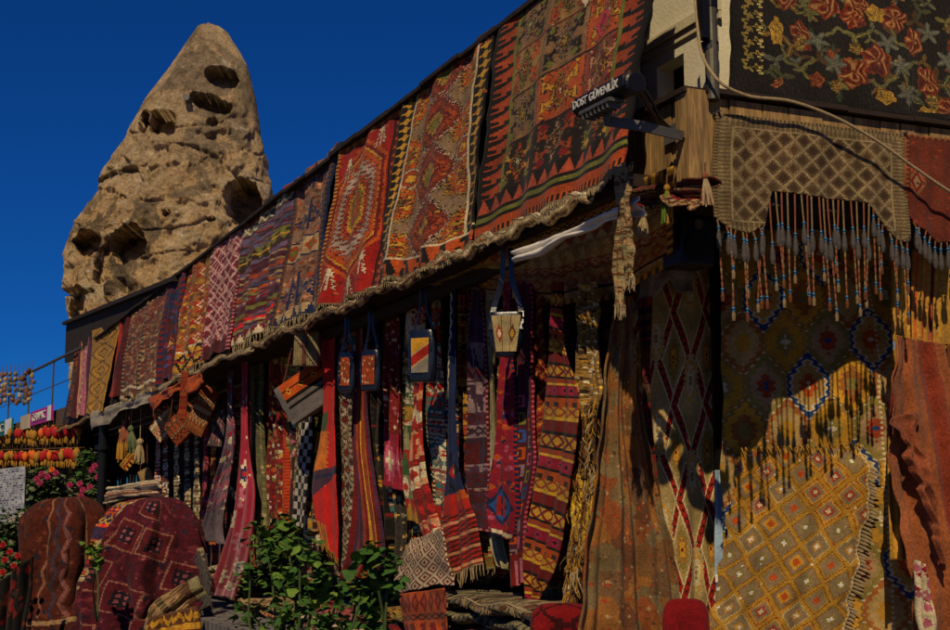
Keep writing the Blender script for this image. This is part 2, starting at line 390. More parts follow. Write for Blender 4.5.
# ------------------------------------------------------------ the setting
def sheet(name, V, mat, kind='structure'):
    o = mk(name, V, [tuple(range(len(V)))], mat); tag(o, kind=kind); return o
def quad(name, a, b, c, d, mat): return sheet(name, [a, b, c, d], mat)
G = 4000.
quad('ground', (-G, -G, -.03), (G, -G, -.03), (G, G, -.03), (-G, G, -.03), 'sand_ground')
quad('street', W(-12, -7, 0), W(60, -7, 0), W(60, 2.95, 0), W(-12, 2.95, 0), 'asphalt')
FL = .6
mb = MB(); mb.box(W(-6, 2.95, -.02), UL*40, MF*5.5, UZ*(FL+.02)); tag(mb.build('pavement', 'pavers'), kind='structure')

# ------------------------------------------------------------ the shop building
ZB, ZT = 3.06, 4.47
shop = thing('carpet_shop', 'long shop building with plank clad corner balcony, cream upper floor and deep dark open front', 'shop', W(TP, 3.35, 0))
T1 = 28.2; t0s = float(AW()(636, 100)@UL)
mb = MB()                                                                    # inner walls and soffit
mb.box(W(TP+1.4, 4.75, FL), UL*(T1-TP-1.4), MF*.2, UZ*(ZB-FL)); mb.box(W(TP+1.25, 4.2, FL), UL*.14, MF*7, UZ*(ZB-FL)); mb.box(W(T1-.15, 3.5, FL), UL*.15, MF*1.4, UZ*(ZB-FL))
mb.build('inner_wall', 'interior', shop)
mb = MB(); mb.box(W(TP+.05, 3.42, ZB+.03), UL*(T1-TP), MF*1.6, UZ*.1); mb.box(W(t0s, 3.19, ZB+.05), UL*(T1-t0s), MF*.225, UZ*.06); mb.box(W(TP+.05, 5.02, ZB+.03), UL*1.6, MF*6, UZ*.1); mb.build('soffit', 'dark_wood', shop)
# leaning parapet behind the rugs
def lean(t, z, o=0): return W(t, 3.15+(z-3.17)*.1615+o, z)
mb = MB(); t0 = float(AW()(636, 100)@UL)+.32
V = [lean(t0, 3.2, .05), lean(T1-1.2, 3.2, .05), lean(T1-1.2, ZT, .05), lean(t0, ZT, .05), lean(t0, 3.2, .12), lean(T1-1.2, 3.2, .12), lean(T1-1.2, ZT, .12), lean(t0, ZT, .12)]
mb.add(V, [(0, 3, 2, 1), (4, 5, 6, 7), (0, 1, 5, 4), (1, 2, 6, 5), (2, 3, 7, 6), (3, 0, 4, 7)]); mb.build('parapet', 'dark_wood', shop)
mb = MB(); a = lean(t0-.02, ZT+.015, -.07); b_ = lean(T1-4.4, ZT+.015, -.07); d_ = (b_-a)/26
for i in range(26): mb.box(a+d_*i+UZ*random.uniform(-.01, .008)+MF*random.uniform(-.012, .012), d_*.992, MF*.24, UZ*random.uniform(.025, .035))
mb.build('parapet_cap', 'tar_board', shop)
# low lean-to roof edge at the far end
a = D(26)(58, 326); P1 = F(3.3)(62, 325); P2 = F(3.25)(172, 281)
mb = MB(); mb.box(P1, P2-P1, MF*.5, UZ*.06); mb.box(P1+MF*.08-UZ*.75, P2-P1, MF*.05, UZ*.74); mb.build('roof_edge', 'tar_board', shop)
# plank balcony at the corner
def plank_run(mb, a, dirv, length, n0, z0, z1f, z0f, w=.13):
    x = 0; i = 0
    while x < length-.02:
        ww = min(w*random.uniform(.75, 1.25), length-x); p = a+dirv*x
        zt = z1f(x+ww/2); zb = z0f(x+ww/2)+random.uniform(-.012, .012)
        mb.box(p*np.array([1, 1, 0])+UZ*zb+n0*random.uniform(.0, .012), dirv*(ww-.008), -n0*.03, UZ*(zt-zb)); x += ww; i += 1
zc = float(F(3.35)(690, 95)[2])
pl = F(3.35)
mb = MB(); A = W(TP, 3.35, 0); plank_run(mb, A+UL*.07, UL, 3.2, -MF, 0, lambda x: zc, lambda x: 3.1, .12)
mb.build('front_planks', 'planks', shop)
mb = MB(); plank_run(mb, A+MF*.07, MF, 5.5, -UL, 0, lambda x: zc-.0*x, lambda x: 3.1, .16)
mb.build('side_planks', 'planks', shop)
mb = MB(); mb.cbox(W(TP+.02, 3.37, (zc+3.06)/2+.01), UL*.11, MF*.11, UZ*(zc-3.04)); mb.build('corner_post', 'planks', shop)
mb = MB(); mb.box(W(TP-.03, 3.30, zc+.006), UL*3.4, MF*.1, UZ*.025)
for i in range(14):
    x = i*.4; mb.box(W(TP-.05+random.uniform(-.012, .012), 3.41+x, zc+.008+random.uniform(0, .008)), UL*.14, MF*.395, UZ*.024)
mb.build('balcony_cap', 'dark_wood', shop)
mb = MB(); mb.box(W(TP+.0, 3.36, 3.02), UL*6, MF*.07, UZ*.07); mb.box(W(TP+.0, 3.44, 3.02), UL*.07, MF*5.4, UZ*.07); mb.build('under_beam', 'dark_wood', shop)
# cream upper floor
zw = zc-.2; S2 = 3.62; T2 = TP+.16
up = MB(); win = [float(F(S2)(q, 70)@UL) for q in (684, 657)]; wz0 = float(F(S2)(690, 112)[2]); wz1 = float(F(S2)(657, 68)[2])
wt0, wt1 = min(win), max(win)
up.box(W(T2, S2, zw), UL*(wt0-T2), MF*.5, UZ*4.5); te = float(F(S2)(628, 40)@UL); up.box(W(wt1, S2, zw), UL*(te-wt1), MF*.5, UZ*4.5)
up.box(W(wt0, S2, zw), UL*(wt1-wt0), MF*.5, UZ*(wz0-zw)); up.box(W(wt0, S2, wz1), UL*(wt1-wt0), MF*.5, UZ*(zw+4.5-wz1))
up.box(W(T2, S2+.5, zw), UL*.3, MF*8, UZ*4.5)
up.build('upper_wall', 'plaster', shop)
mb = MB(); zl = float(F(S2-.05)(700, 16)[2]); mb.box(W(T2-.03, S2-.03, zl), UL*(te-T2), MF*.03, UZ*.05); mb.box(W(T2-.03, S2-.015, zl-.04), UL*(te-T2), MF*.015, UZ*.035); mb.build('cornice', 'plaster_trim', shop)
fr = MB(); w_ = .05
fr.box(W(wt0, S2+.1, wz0), UL*w_, MF*.06, UZ*(wz1-wz0)); fr.box(W(wt1-w_, S2+.1, wz0), UL*w_, MF*.06, UZ*(wz1-wz0)); fr.box(W(wt0+w_, S2+.1, wz0), UL*(wt1-wt0-2*w_), MF*.06, UZ*w_); fr.box(W(wt0+w_, S2+.1, wz1-w_), UL*(wt1-wt0-2*w_), MF*.06, UZ*w_)
fo = fr.build('window', 'dark_wood', shop)
mb = MB(); mb.box(W(wt0+w_, S2+.13, wz0+w_), UL*(wt1-wt0-2*w_), MF*.01, UZ*(wz1-wz0-2*w_)); mb.build('pane', 'window_glass', fo)
mb = MB(); mb.tube([W(TP+.5, 3.62, 2.98), W(T1-2, 3.62, 2.98)], .018, 8); mb.tube([W(TP+1.3, 3.88, 2.98), W(T1-2, 3.88, 2.98)], .018, 8)
for tt in np.arange(TP+1.5, T1-2, 2.2): mb.tube([W(tt, 3.62, 2.98), W(tt, 3.62, ZB+.05)], .01, 5)
mb.build('hanging_rail', 'pole_metal', shop)
# pole in front of the cream wall, with the loose cable
pp = MB(); a = RP(-.0)(707, 103); f2 = F(3.5)
pp.tube([F(3.45)(713, 100), F(3.45)(711, 40), F(3.45)(708, -30), F(3.45)(704, -120)], .032, 12)
po = pp.build('service_pole', 'pole_metal'); tag(po, 'round weathered metal pole standing at the corner of the cream upper floor', 'pole')
for y in (5, 47):
    mb = MB(); c = F(3.45)(708.5+y*.03, y); mb.tube([c-UZ*.02, c+UZ*.02], .042, 12); mb.build('clamp', 'black_plastic', po)
mb = MB(); c = F(3.40)(703, 12); mb.cbox(c, UL*.05, MF*.04, UZ*.26); mb.build('junction_box', 'black_plastic', po)
rc = RP(-.14)
pts = [F(3.38)(694, -30), F(3.38)(697, 20), F(3.38)(705, 62), rc(722, 84), rc(742, 94), rc(790, 101), rc(830, 115), rc(880, 143), rc(915, 168), rc(952, 193), rc(1010, 225)]
P = crom(pts, np.linspace(0, 1, 50)); mb = MB(); mb.tube(list(P), .0075, 8)
tag(mb.build('loose_cable', 'cord_cream'), 'thin pale cable looping from the pole down across the front of the plank balcony', 'cable')

# ------------------------------------------------------------ rock
lft = [(14, 200), (18, 192), (24, 188), (32, 183), (57, 167), (92, 141), (127, 121), (159, 103), (200, 79), (212, 71), (230, 64), (253, 59), (285, 58), (323, 61), (358, 64), (400, 66), (520, 70)]
rgt = [(14, 206), (18, 216), (24, 224), (32, 229), (57, 244), (92, 252), (127, 257), (159, 264), (190, 269), (253, 282), (323, 300), (400, 315), (520, 330)]
DR = 50.0; dp = D(DR)
caves = [(222, 77, 17, 10, 1.0, .25, 2.4), (211, 103, 22, 8, 1.1, .35, 2.2), (163, 122, 13, 12, 1.2, .1, 3.5), (144, 121, 4.5, 11, .9, .25, 3), (212, 122, 6, 4, .3, .1, 2),
         (86, 243, 13, 14, 1.3, .5, 2.6), (126, 244, 19, 18, 1.9, -.35, 3.0), (165, 212, 4.5, 3.5, .9, 0, 2), (211, 219, 5, 2.5, .6, 0, 2), (243, 201, 19, 22, 1.8, -.2, 2.6),
         (77, 302, 7, 18, .9, .1, 2.5), (72, 292, 22, 3.5, .8, -.1, 2.2), (98, 208, 26, 24, .38, .2, 3), (115, 185, 30, 14, .32, -.4, 2.6), (80, 330, 8, 14, .9, 0, 2.2), (104, 263, 8, 22, .5, .3, 2.2)]
NT, NZ = 620, 460
ths = np.concatenate([np.linspace(-2.05, 2.05, 520, endpoint=False), np.linspace(2.05, 2*math.pi-2.05, NT-520, endpoint=False)])
ys = np.concatenate([np.linspace(13.2, 18, 14), np.linspace(18.5, 520, NZ-14)])
lx = np.interp(ys, [q[0] for q in lft], [q[1] for q in lft]); rx = np.interp(ys, [q[0] for q in rgt], [q[1] for q in rgt])
V = np.zeros((NZ, NT, 3))
for j in range(NZ):
    a = dp(lx[j], ys[j]); b = dp(rx[j], ys[j]); c = (a+b)/2; w = (b[0]-a[0])/2
    if j < 10: w *= math.sqrt((j+.4)/10.4)
    V[j, :, 0] = c[0]+w*np.sin(ths); V[j, :, 1] = DR+1.0-(w*.85)*np.cos(ths); V[j, :, 2] = c[2]
Vf = V.reshape(-1, 3); N_ = np.zeros(len(Vf)); th = np.tile(ths, NZ)
for i, p in enumerate(Vf):
    q = Vector((p[0], p[1], p[2])); a = mn.fractal(q*.42, 1.0, 2.1, 5); b = mn.noise(q*1.9); c = mn.fractal(q*3.6, .8, 2.0, 3)
    vd, vp_ = mn.voronoi(Vector((p[0]*.55+.5*a, p[1]*.55, p[2]*.42+.5*b))); vd2, _v = mn.voronoi(Vector((p[0]*1.7, p[1]*1.7, p[2]*1.3)))
    b += 1.1*min(.32, vd[1]-vd[0])+.6*min(.35, vd2[1]-vd2[0])-1.0
    rdg = 1-abs(mn.noise(Vector((p[0]*.5+7, p[1]*.5, p[2]*.95)))*2); N_[i] = a*.34+b*.30+c*.07+max(0, rdg-.82)*-.9
side = np.abs(np.sin(th)); N_ *= (1-.72*side**3)
tipf = np.clip((16.6-Vf[:, 2])/1.2, .25, 1); N_ *= tipf
Vf[:, 0] += N_*np.sin(th); Vf[:, 1] -= N_*np.cos(th)
yc = Vf[:, 1]*FW[1]+(Vf[:, 2]-1.6)*FW[2]; PX = 475+FPX*Vf[:, 0]/yc; PY = 315-FPX*((Vf[:, 1])*UP[1]+(Vf[:, 2]-1.6)*UP[2])/yc
push = np.zeros(len(Vf)); front = np.cos(th) > -.1
wob = np.array([mn.noise(Vector((a*.11, b*.11, 3)))*.28+mn.noise(Vector((a*.3, b*.3, 9)))*.16 for a, b in zip(PX, PY)])
for (cx, cy, ax, ay, dep, rot, pw) in caves:
    X = (PX-cx)*math.cos(rot)+(PY-cy)*math.sin(rot); Y = -(PX-cx)*math.sin(rot)+(PY-cy)*math.cos(rot)
    d = (np.abs(X/ax)**pw+np.abs(Y/ay)**pw)**(1/pw)+wob*.6
    f = np.clip((1.02-d)/.08, 0, 1); f = f*f*(3-2*f)
    push = np.maximum(push, f*dep*(1-.25*np.clip(Y/ay, -1, 1)))
Vf[:, 1] += np.where(front, push, 0)
a = (np.arange(NZ-1)[:, None]*NT+np.arange(NT)[None, :]); b = (np.arange(NZ-1)[:, None]*NT+(np.arange(NT)[None, :]+1) % NT)
Fq = np.stack([a.ravel(), (a+NT).ravel(), (b+NT).ravel(), b.ravel()], 1)
rock = mk('rock_cone', Vf, Fq, 'tuff', smooth=True, origin=(dp(180, 300)[0], DR+1, 0)); tag(rock, 'tall ochre rock cone with carved cave openings rising behind the shop against the sky', 'rock')
mb = MB(); c = D(48.7)(186, 97); mb.tube([c, c+np.array([0, .5, 0])], .12, 14); o = mb.build('round_lamp', 'grey_metal'); tag(o, 'small round grey lamp fixed beside an opening high on the rock cone', 'lamp')
mb = MB(); mb.tube([c+np.array([0, .45, 0]), c+np.array([.1, 1.0, .1])], .03, 6); mb.build('bracket', 'grey_metal', o)
# cable up the rock's far side is not shown; low ochre ridge beyond so the horizon is not empty
V = []; Fr = []; n = 90
for i in range(n):
    x = -420+i*9.4; h = 9+5*mn.noise(Vector((i*.13, 0, 0)))+3*mn.noise(Vector((i*.41, 2, 0)))
    for k_, (yy, hh) in enumerate([(300, 0), (330, h*.7), (360, h), (460, h*.4)]): V.append((x, yy+20*mn.noise(Vector((i*.2, k_, 5))), hh-.05 if k_ == 0 else hh))
for i in range(n-1):
    for k_ in range(3): Fr.append((i*4+k_, (i+1)*4+k_, (i+1)*4+k_+1, i*4+k_+1))
tag(mk('hills', V, Fr, 'sand_ground', smooth=True), kind='structure')

# ------------------------------------------------------------ rugs over the parapet
def fr_(o, P, ln, mat, n, r=.004, **k): return fringe(P[-1], ln, mat, o, n, r, **k)
def rug(label, rows, k, off=0, fold=(.022, 2.5, 0, .5), fr=None, cat='rug', name='parapet_rug', seed=0, plane=None, sag=.03, edge=.008, mat='wool', group='rugs hung side by side over the parapet', **kw):
    o = cloth(name, rows, plane or AW(off), k, (fold[0]*1.5,)+fold[1:], mat, seed=seed, sagb=sag*1.5, edge=edge*1.5, thick=.014, **kw); tag(o, label, cat, group)
    if fr: fringe(o_last[0][-1], fr[0], fr[1], o, fr[2], fr[3] if len(fr) > 3 else .005)
    return o
def size(w, h): return (max(6, int(w*1.08)), max(10, int(h*1.08)))
# 1 narrow brown
k = K(10, 90, 'brown', 1); k.bands([C['brown'], C['rust'], C['dbrown']], 6, 3).done(); rug('narrow brown striped rug hanging at the far left end of the parapet', [(76, 337, 82, 333), (67, 418, 74, 417)], k, .0, fold=(.02, 1, 0, .5))
k = K(16, 96, 'maroon', 2); k.put((k.u > .28) & (k.u < .72), 'rose').put(np.abs(((k.u-.5)*1.0+.1*np.sin(k.v*40))) < .04, 'cream').put(np.abs(k.u-.22) < .05, 'peach').put(np.abs(k.u-.8) < .05, 'purple'); k.done(); rug('pink and maroon rug with long vertical stripes, second from the far left of the parapet', [(81, 335, 94, 330), (73, 417, 88, 416)], k, .01, fold=(.03, 1.5, 1, .5))
k = K(28, 98, 'mustard', 3); d = np.abs(k.u-.5)*2
for i in range(5): k.dia(14, 10+i*20, 13, 12, [(1, 'brown'), (.86, 'mustard'), (.6, 'gold'), (.5, 'brown'), (.35, 'mustard')])
k.done(); rug('mustard rug with thin brown zigzag diamonds near the far left of the parapet', [(93, 331, 121, 321), (86, 416, 104, 413)], k, .02, fold=(.02, 1, 2, .5))
k = K(16, 85, 'red', 4); k.put((k.u*5).astype(int) % 2 == 1, 'maroon').put(np.abs(k.u-.5) < .05, 'black'); k.done(.15); rug('narrow crimson rug with dark vertical stripes between a mustard and a brown one', [(120, 322, 134, 316), (110, 399, 122, 395)], k, .01, fold=(.05, 1.5, 2, .5))
for (r_, lab, sd) in (([(133, 316, 150, 301), (120, 398, 137, 396)], 'brown rug with faint grey ornament and a light cornered lower border', 5), ([(149, 304, 170, 286), (136, 397, 157, 389)], 'reddish brown rug of fine all over ornament with a dark edge, beside a navy one', 6)):
    k = K(24, 108, H('#6e3a24'), sd); k.specks([C['tan'], C['dred'], C['dgrey'], H('#8a5a3a')], 500, 1.5).border(2.4, 'dbrown', 'tan', 'dash', 5); k.put((k.v > .93), 'brown'); k.put((k.v > .88) & (k.v < .91), 'cream').put((k.v > .95) & ((k.x % 6) < 3), 'sand'); k.done(.2)
    rug(lab, r_, k, .005*sd, fold=(.02, 1, 2, .5))
k = K(22, 122, 'navy', 7); k.specks([C['crimson'], C['maroon'], C['blue']], 160, 3.4).specks([C['maroon'], C['navy']], 60, 5).border(3, 'dred', 'navy', 'dash', 7); k.dia(13, 82, 6, 9, [(1, 'orange'), (.7, 'navy'), (.4, 'gold')]); k.done()
rug('navy and crimson blotched rug with one small gold diamond low down', [(169, 285, 187, 268), (158, 385, 172, 377)], k, .03, fold=(.03, 1.5, 1, .5))
k = K(36, 130, H('#96642a'), 8); k.specks([C['rust'], C['red'], C['gold'], C['brown']], 420, 1.8)
for i in range(6):
    for q in range(2): k.dia(10+q*15, 12+i*19+q*9, 4, 7, [(1, 'red'), (.7, 'cream'), (.35, 'rust')])
k.band(106, 128, 'gold', 'x', 'black', per=9).band(104, 106, 'cream').band(115, 117, 'red').border(2, 'brown', 'cream', 'dash', 6, sides='lr'); k.done(.18)
rug('golden brown rug with small red and cream diamonds and a black crossed gold lower band', [(186, 271, 215, 246), (173, 378, 205, 360)], k, .01, fr=(.09, 'cord_cream', 26), fold=(.03, 2, 1, .5))
k = K(44, 138, H('#6c2030'), 9); k.specks([C['dred'], C['crimson'], H('#7a3a3a')], 260, 2)
for q in (0, 1):
    for s_ in (9, 10.6): k.put(np.abs(((k.x*1.0+(-1)**q*k.y*.62)/s_) % 1-.5) < (.05 if s_ > 10 else .1), H('#c89a92'))
k.put((k.v > .9), 'maroon').border(3, 'maroon', 'rose', 'dash', 4, sides='lr'); k.done(.15)
rug('maroon rug covered in a pale pink net of crossing lines', [(214, 247, 247, 221), (202, 361, 232, 347)], k, .03, fold=(.02, 2, 1, .5))
k = K(60, 160, 'purple', 10); P9 = ['violet', 'maroon', 'orange', 'olive', 'maroon', H('#5e5670'), 'rust', 'purple', H('#6a4a5c'), 'scarlet', 'dbrown', H('#46506a')]; y = 22; i = 0; g = random.Random(4)
while y < 160:
    h = g.choice([2, 2.6, 3.4, 5]); k.band(y, y+h, P9[i % 12] if g.random() > .15 else 'tan', None, wav=2.0); y += h; i += g.choice([1, 1, 2, 5])
k.band(50, 64, 'olive', 'hook', 'dbrown', per=9, wav=2).band(57, 59, 'gold', wav=2).band(108, 116, 'dred', 'dia', 'violet', 'gold', per=8, wav=2).band(0, 6, 'rust').band(6, 19, H('#6a6450'), 'x', 'cream', per=7).band(19, 21, 'dbrown').band(150, 160, 'dred', 'tri', 'cream', per=7); k.done(.16)
rug('rug of wavy purple, orange and olive cross stripes under a grey latticed top band', [(247, 226, 294, 181), (231, 345, 283, 321)], k, .015, fr=(.09, 'cord_cream', 40), fold=(.03, 2.5, 1, .5))
k = K(52, 180, H('#87604a'), 11); k.specks([C['rust'], C['taupe'], C['brown'], C['peach']], 620, 1.8)
for (cy, c1) in ((16, 'navy'), (66, 'navy'), (150, 'navy')):
    for cx in (12, 26, 40):
        k.dia(cx, cy, 9, 13, [(1, c1), (.62, H('#87604a')), (.4, c1), (.2, 'gold')], q=2, teeth=.35)
        k.put((np.abs(k.x-cx) < 1.5) & (np.abs(k.y-cy) < 18), c1)
k.band(92, 112, H('#b09468'), 'dia', 'rust', 'olive', per=13).band(90, 92, 'navy').band(112, 114, 'navy').band(168, 180, H('#b09468'), 'tri', 'navy', per=7).border(4, 'brown', 'navy', 'tri', 6, sides='lr'); k.done(.16)
rug('pinkish tan rug with bold stepped navy motifs and a beige diamond band', [(295, 181, 342, 141), (292, 240, 332, 200), (275, 328, 320, 306)], k, .0, fr=(.07, 'cord_cream', 40), fold=(.03, 2, 2, .5))
k = K(78, 205, H('#a01c14'), 12); k.specks([C['dred'], C['orange']], 120, 2)
for q, (cx, cy) in enumerate(((34, 100),)):
    k.hexa(cx, cy, 33, 88, [(1.0, 'orange'), (.93, 'dred'), (.88, 'gold'), (.84, 'orange')], teeth=.0)
    k.hexa(cx, cy, 33, 88, [(.80, 'dred'), (.77, H('#b09a84')), (.62, H('#6a3a34')), (.55, 'orange'), (.47, 'dred')], teeth=.16, per=6)
    k.hexa(cx, cy, 33, 88, [(.42, 'gold'), (.34, 'olive'), (.28, 'rust'), (.18, 'gold')], teeth=.06, per=4)
for (cx, cy) in ((16, 40), (56, 26), (14, 176), (57, 172), (36, 196)):
    for i in range(5):
        k.put((np.abs(np.abs(k.x-cx)-(i*.8+.5)*1.1-np.abs(k.y-cy-(i-2)*5)*.5) < .9) & (np.abs(k.y-cy-(i-2)*5) < 3.4), 'cream')
    k.put((np.abs(k.x-cx) < .9) & (np.abs(k.y-cy) < 13), 'cream')
k.outline('dred', .45).border(9, 'maroon', 'orange', 'flower', 9, 'black', sides='r').border(3, 'dred', 'gold', 'dash', 5, sides='l').band(0, 16, 'mustard', 'hook', 'rust', per=9); k.done(.13)
rug('scarlet rug with a tall toothed orange and gold medallion and white palm sprigs', [(343, 148, 406, 96), (335, 205, 395, 160), (318, 308, 378, 286)], k, .02, fold=(.035, 1.5, 1, .5), fr=(.03, 'cord_cream', 50))
# X medallion rug
nu, nv = 104, 225; k = K(nu, nv, H('#8c7050'), 13)
for cy in (28, 84, 140, 196):
    for cx in (18, 86):
        k.hexa(cx, cy, 22, 30, [(.98, H('#8c7050')), (.84, 'mustard'), (.72, 'orange'), (.5, 'gold'), (.34, 'rust'), (.18, 'olive')], teeth=.22, per=5)
for cy, s_ in ((12, 1), (68, 1), (124, 1), (180, 1)):
    k.dia(52, cy, 27, 38, [(1.0, H('#c4aa94')), (.93, H('#7c2f1e')), (.74, 'rust'), (.55, 'dred'), (.4, 'mustard'), (.22, 'olive')], q=3, teeth=.12)
for cx in (22, 84):
    k.hexa(cx, 112, 9, 13, [(1, H('#c0a080')), (.8, 'rust'), (.4, 'gold')])
k.specks([C['olive'], C['gold'], C['taupe'], C['rust']], 220, 1.3)
k.outline('dbrown', .5).border(13, 'black', 'gold', 'flower', 10, 'cream', sides='lr').specks([C['orange'], C['rust']], 90, 1.4, k.d < 13).border(19, 'black', 'orange', 'hook', 15, 'cream', sides='b').border(3.5, 'orange', 'black', 'dash', 8, sides='b'); k.band(0, 3, 'dbrown'); k.done(.15)
rug('black bordered rug with grey field, rust hourglass medallions and gold flowers on its edges', [(406, 96, 498, 26), (396, 160, 486, 120), (378, 286, 472, 249)], k, .035, fold=(.03, 2, 1, .5), fr=(.035, 'cord_cream', 90))
# last big rug
nu, nv = 165, 265; k = K(nu, nv, H('#876542'), 14)
cols3 = [('#876542', ['black', 'olive', 'taupe']), ('#b0502a', ['gold', 'orange', 'mustard']), ('#8a4636', ['peach', 'dred', 'gold']), ('#94703e', ['orange', 'rust', 'olive'])]
for r_i in range(4):
    for c_i in range(3):
        bg, pal = cols3[[(0, 3, 2), (3, 0, 1), (0, 1, 2), (2, 3, 0)][r_i][c_i]]
        if r_i == 3: bg, pal = '#231a16', [['gold', 'olive', 'orange'], ['rust', 'dred', 'tan'], ['olive', 'gold', 'orange']][c_i]
        x0, x1, y0, y1 = 16+c_i*45, 16+(c_i+1)*45, 4+r_i*54, 4+(r_i+1)*54; cx, cy = (x0+x1)/2, (y0+y1)/2
        m = (k.x >= x0) & (k.x < x1) & (k.y >= y0) & (k.y < y1); k.put(m, H(bg))
        for sx in (-1, 1):
            for sy in (-1, 1):
                X = (k.x-cx)*sx; Y = (k.y-cy)*sy
                k.put(m & (X > 3) & (X < 19) & (Y > 4) & (Y < 24) & (np.abs(X-Y*.55-5) < 3.2+1.6*np.sign(np.sin(Y*.9))), cc(pal[0]))
                k.put(m & (np.abs(X-12) < 5-np.abs(Y-19)*.9), cc(pal[1])); k.put(m & (np.abs(X-16) < 1.6) & (Y > 5) & (Y < 14), cc(pal[0]))
        k.dia(cx, cy, 9, 24, [(1, cc(pal[2])), (.72, cc(bg) if isinstance(bg, str) and bg in C else H(bg)), (.5, cc(pal[1])), (.25, 'cream' if (r_i+c_i) % 3 == 0 else 'gold')], q=2, teeth=.28, mask=m)
        k.put(m & ((k.y-y0) < 1.6), 'black' if r_i != 1 else 'dred')
k.dia(100, 40, 8, 20, [(1, 'cream'), (.5, H('#c8b8a0'))]).dia(122, 92, 8, 18, [(1, H('#c83248')), (.5, 'crimson')])
k.specks([C['dbrown'], C['rust'], C['tan'], C['black'], C['olive']], 420, 1.5).outline('dbrown', .6).border(22, 'black', 'rust', 'hook', 17, 'olive', sides='lr')
k.put((k.x < 4), 'black').put((k.x > 160), 'black')
k.band(220, 236, 'black', 'tri', H('#a8482c'), per=12).band(236, 240, 'black').band(240, 245, 'olive').band(245, 249, 'black').band(249, 258, 'orange', 'dash', 'rust', per=2).band(258, 265, 'black', 'dash', 'orange', per=4); k.done(.14)
rug('largest parapet rug, nearest the corner, with hooked diamonds in blocks and orange hooks', [(500, 24, 672, -105), (492, 120, 651, 5), (478, 243, 627, 166)], k, .05, fold=(.02, 2.2, 1, .4), fr=(.04, 'cord_cream', 140), sag=.02)
# folded cloths running along the foot of the parapet
def eave_roll(label, x0, x1, mat_cols, off, r, seed, y0=None, n=110):
    t0_, t1_ = [float(AW()(x, 0)@UL) for x in (x0, x1)]
    ts = np.linspace(t0_, t1_, n); nv = 22; kk = K(n-1, nv, mat_cols[0], seed); kk.bands([cc(c) for c in mat_cols], 4, seed, (None, 'dash', None, 'tri', 'zig')); kk.done(.2)
    V = np.zeros((nv+1, n, 3))
    for i, tt in enumerate(ts):
        w = .02*math.sin(i*.21+seed)+.012*math.sin(i*.57)
        for j in range(nv+1):
            a = -.5+j/nv*4.6; rr = r*.62*(1+.10*math.sin(i*.31+j))
            V[j, i] = W(tt, 3.12-off-rr*math.cos(a)*.8+.02, 3.10+w+rr*math.sin(-a)*1.1+rr*.5)
    o = mk('eave_cloth', V.reshape(-1, 3), grid_faces(n-1, nv), 'wool', None, kk.a.reshape(-1, 3), True); s = o.modifiers.new('thickness', 'SOLIDIFY'); s.thickness = .01
    tag(o, label, 'cloth', 'rolled cloths along the foot of the parapet'); fringe(V[0]*.3+V[3]*.7-MF*0.03, .03, 'cord_cream', o, int(n*1.0), .003); return o
eave_roll('rolled tan cloth with short fringe under the scarlet and black bordered rugs', 318, 476, ['sand', 'tan', 'cream', 'brown'], .0, .055, 3)
eave_roll('rolled beige cloth under the large hooked rug nearest the corner', 480, 622, ['sand', 'brown', 'cream', 'tan'], .03, .05, 5)
eave_roll('rolled cream cloth under the striped and navy motif rugs', 205, 316, ['cream', 'sand', 'tan', 'khaki'], .0, .05, 8)
eave_roll('rolled gold brown cloth at the far left stretch of the parapet foot', 120, 203, ['tan', 'gold', 'brown', 'sand'], -.02, .05, 9)
k = K(60, 16, H('#a59a88'), 3); k.done(.1); o = cloth('scalloped_awning', [(92, 412, 172, 384), (90, 428, 160, 400)], F(3.12), k, (.03, 3, 0, .5), 'wool', sagb=.1); tag(o, 'short pale scalloped awning cloth below the far left rugs', 'awning')
k = K(40, 10, 'orange', 3); k.done(.2); o = cloth('awning_trim', [(150, 398, 200, 372), (152, 412, 202, 380)], F(3.08), k, (.03, 3, 0, .5), 'wool', sagb=.12); tag(o, 'wavy orange cloth trim hanging at the end of the pale scalloped awning', 'cloth')
# white plastic sheet and slung kilim below
k = K(60, 14, 'white', 3); k.done(.04, .03); o = cloth('plastic_sheet', [(512, 252, 640, 196), (516, 262, 640, 212)], F(3.10), k, (.01, 3, 0, .6), 'silk', sagb=.03, wav=.03); tag(o, 'crumpled white plastic sheet tucked under the parapet near the corner', 'sheet')
k = K(190, 60, H('#3a241a'), 5); k.bands([H('#7a3420'), H('#a07840'), H('#3a241a'), H('#9a4a28'), H('#b89a60')], 11, 8, ('dia', 'tri', 'x', None, 'hook')).border(4, 'brown', 'gold', 'dash', 6).done(.15)
V = np.zeros((61, 191, 3))
for i in range(191):
    u = i/190; px = 426+246*u; yt_ = 268-102*u; yb_ = np.interp(u, [0, .12, .3, .55, .8, 1], [276, 288, 298, 306, 296, 262])
    for j in range(61):
        v = j/60; s_ = 3.24+.30*v+.02*math.sin(u*30+v*5)*v; V[j, i] = F(s_)(px, yt_+(yb_-yt_)*(v**.8)+1.5*math.sin(u*25+v*2)*v)
o = mk('slung_kilim', V.reshape(-1, 3), grid_faces(190, 60), 'wool', None, k.a.reshape(-1, 3), True); tag(o, 'dark brown patterned kilim slung sagging under the parapet near the corner', 'kilim'); s = o.modifiers.new('thickness', 'SOLIDIFY'); s.thickness = .01

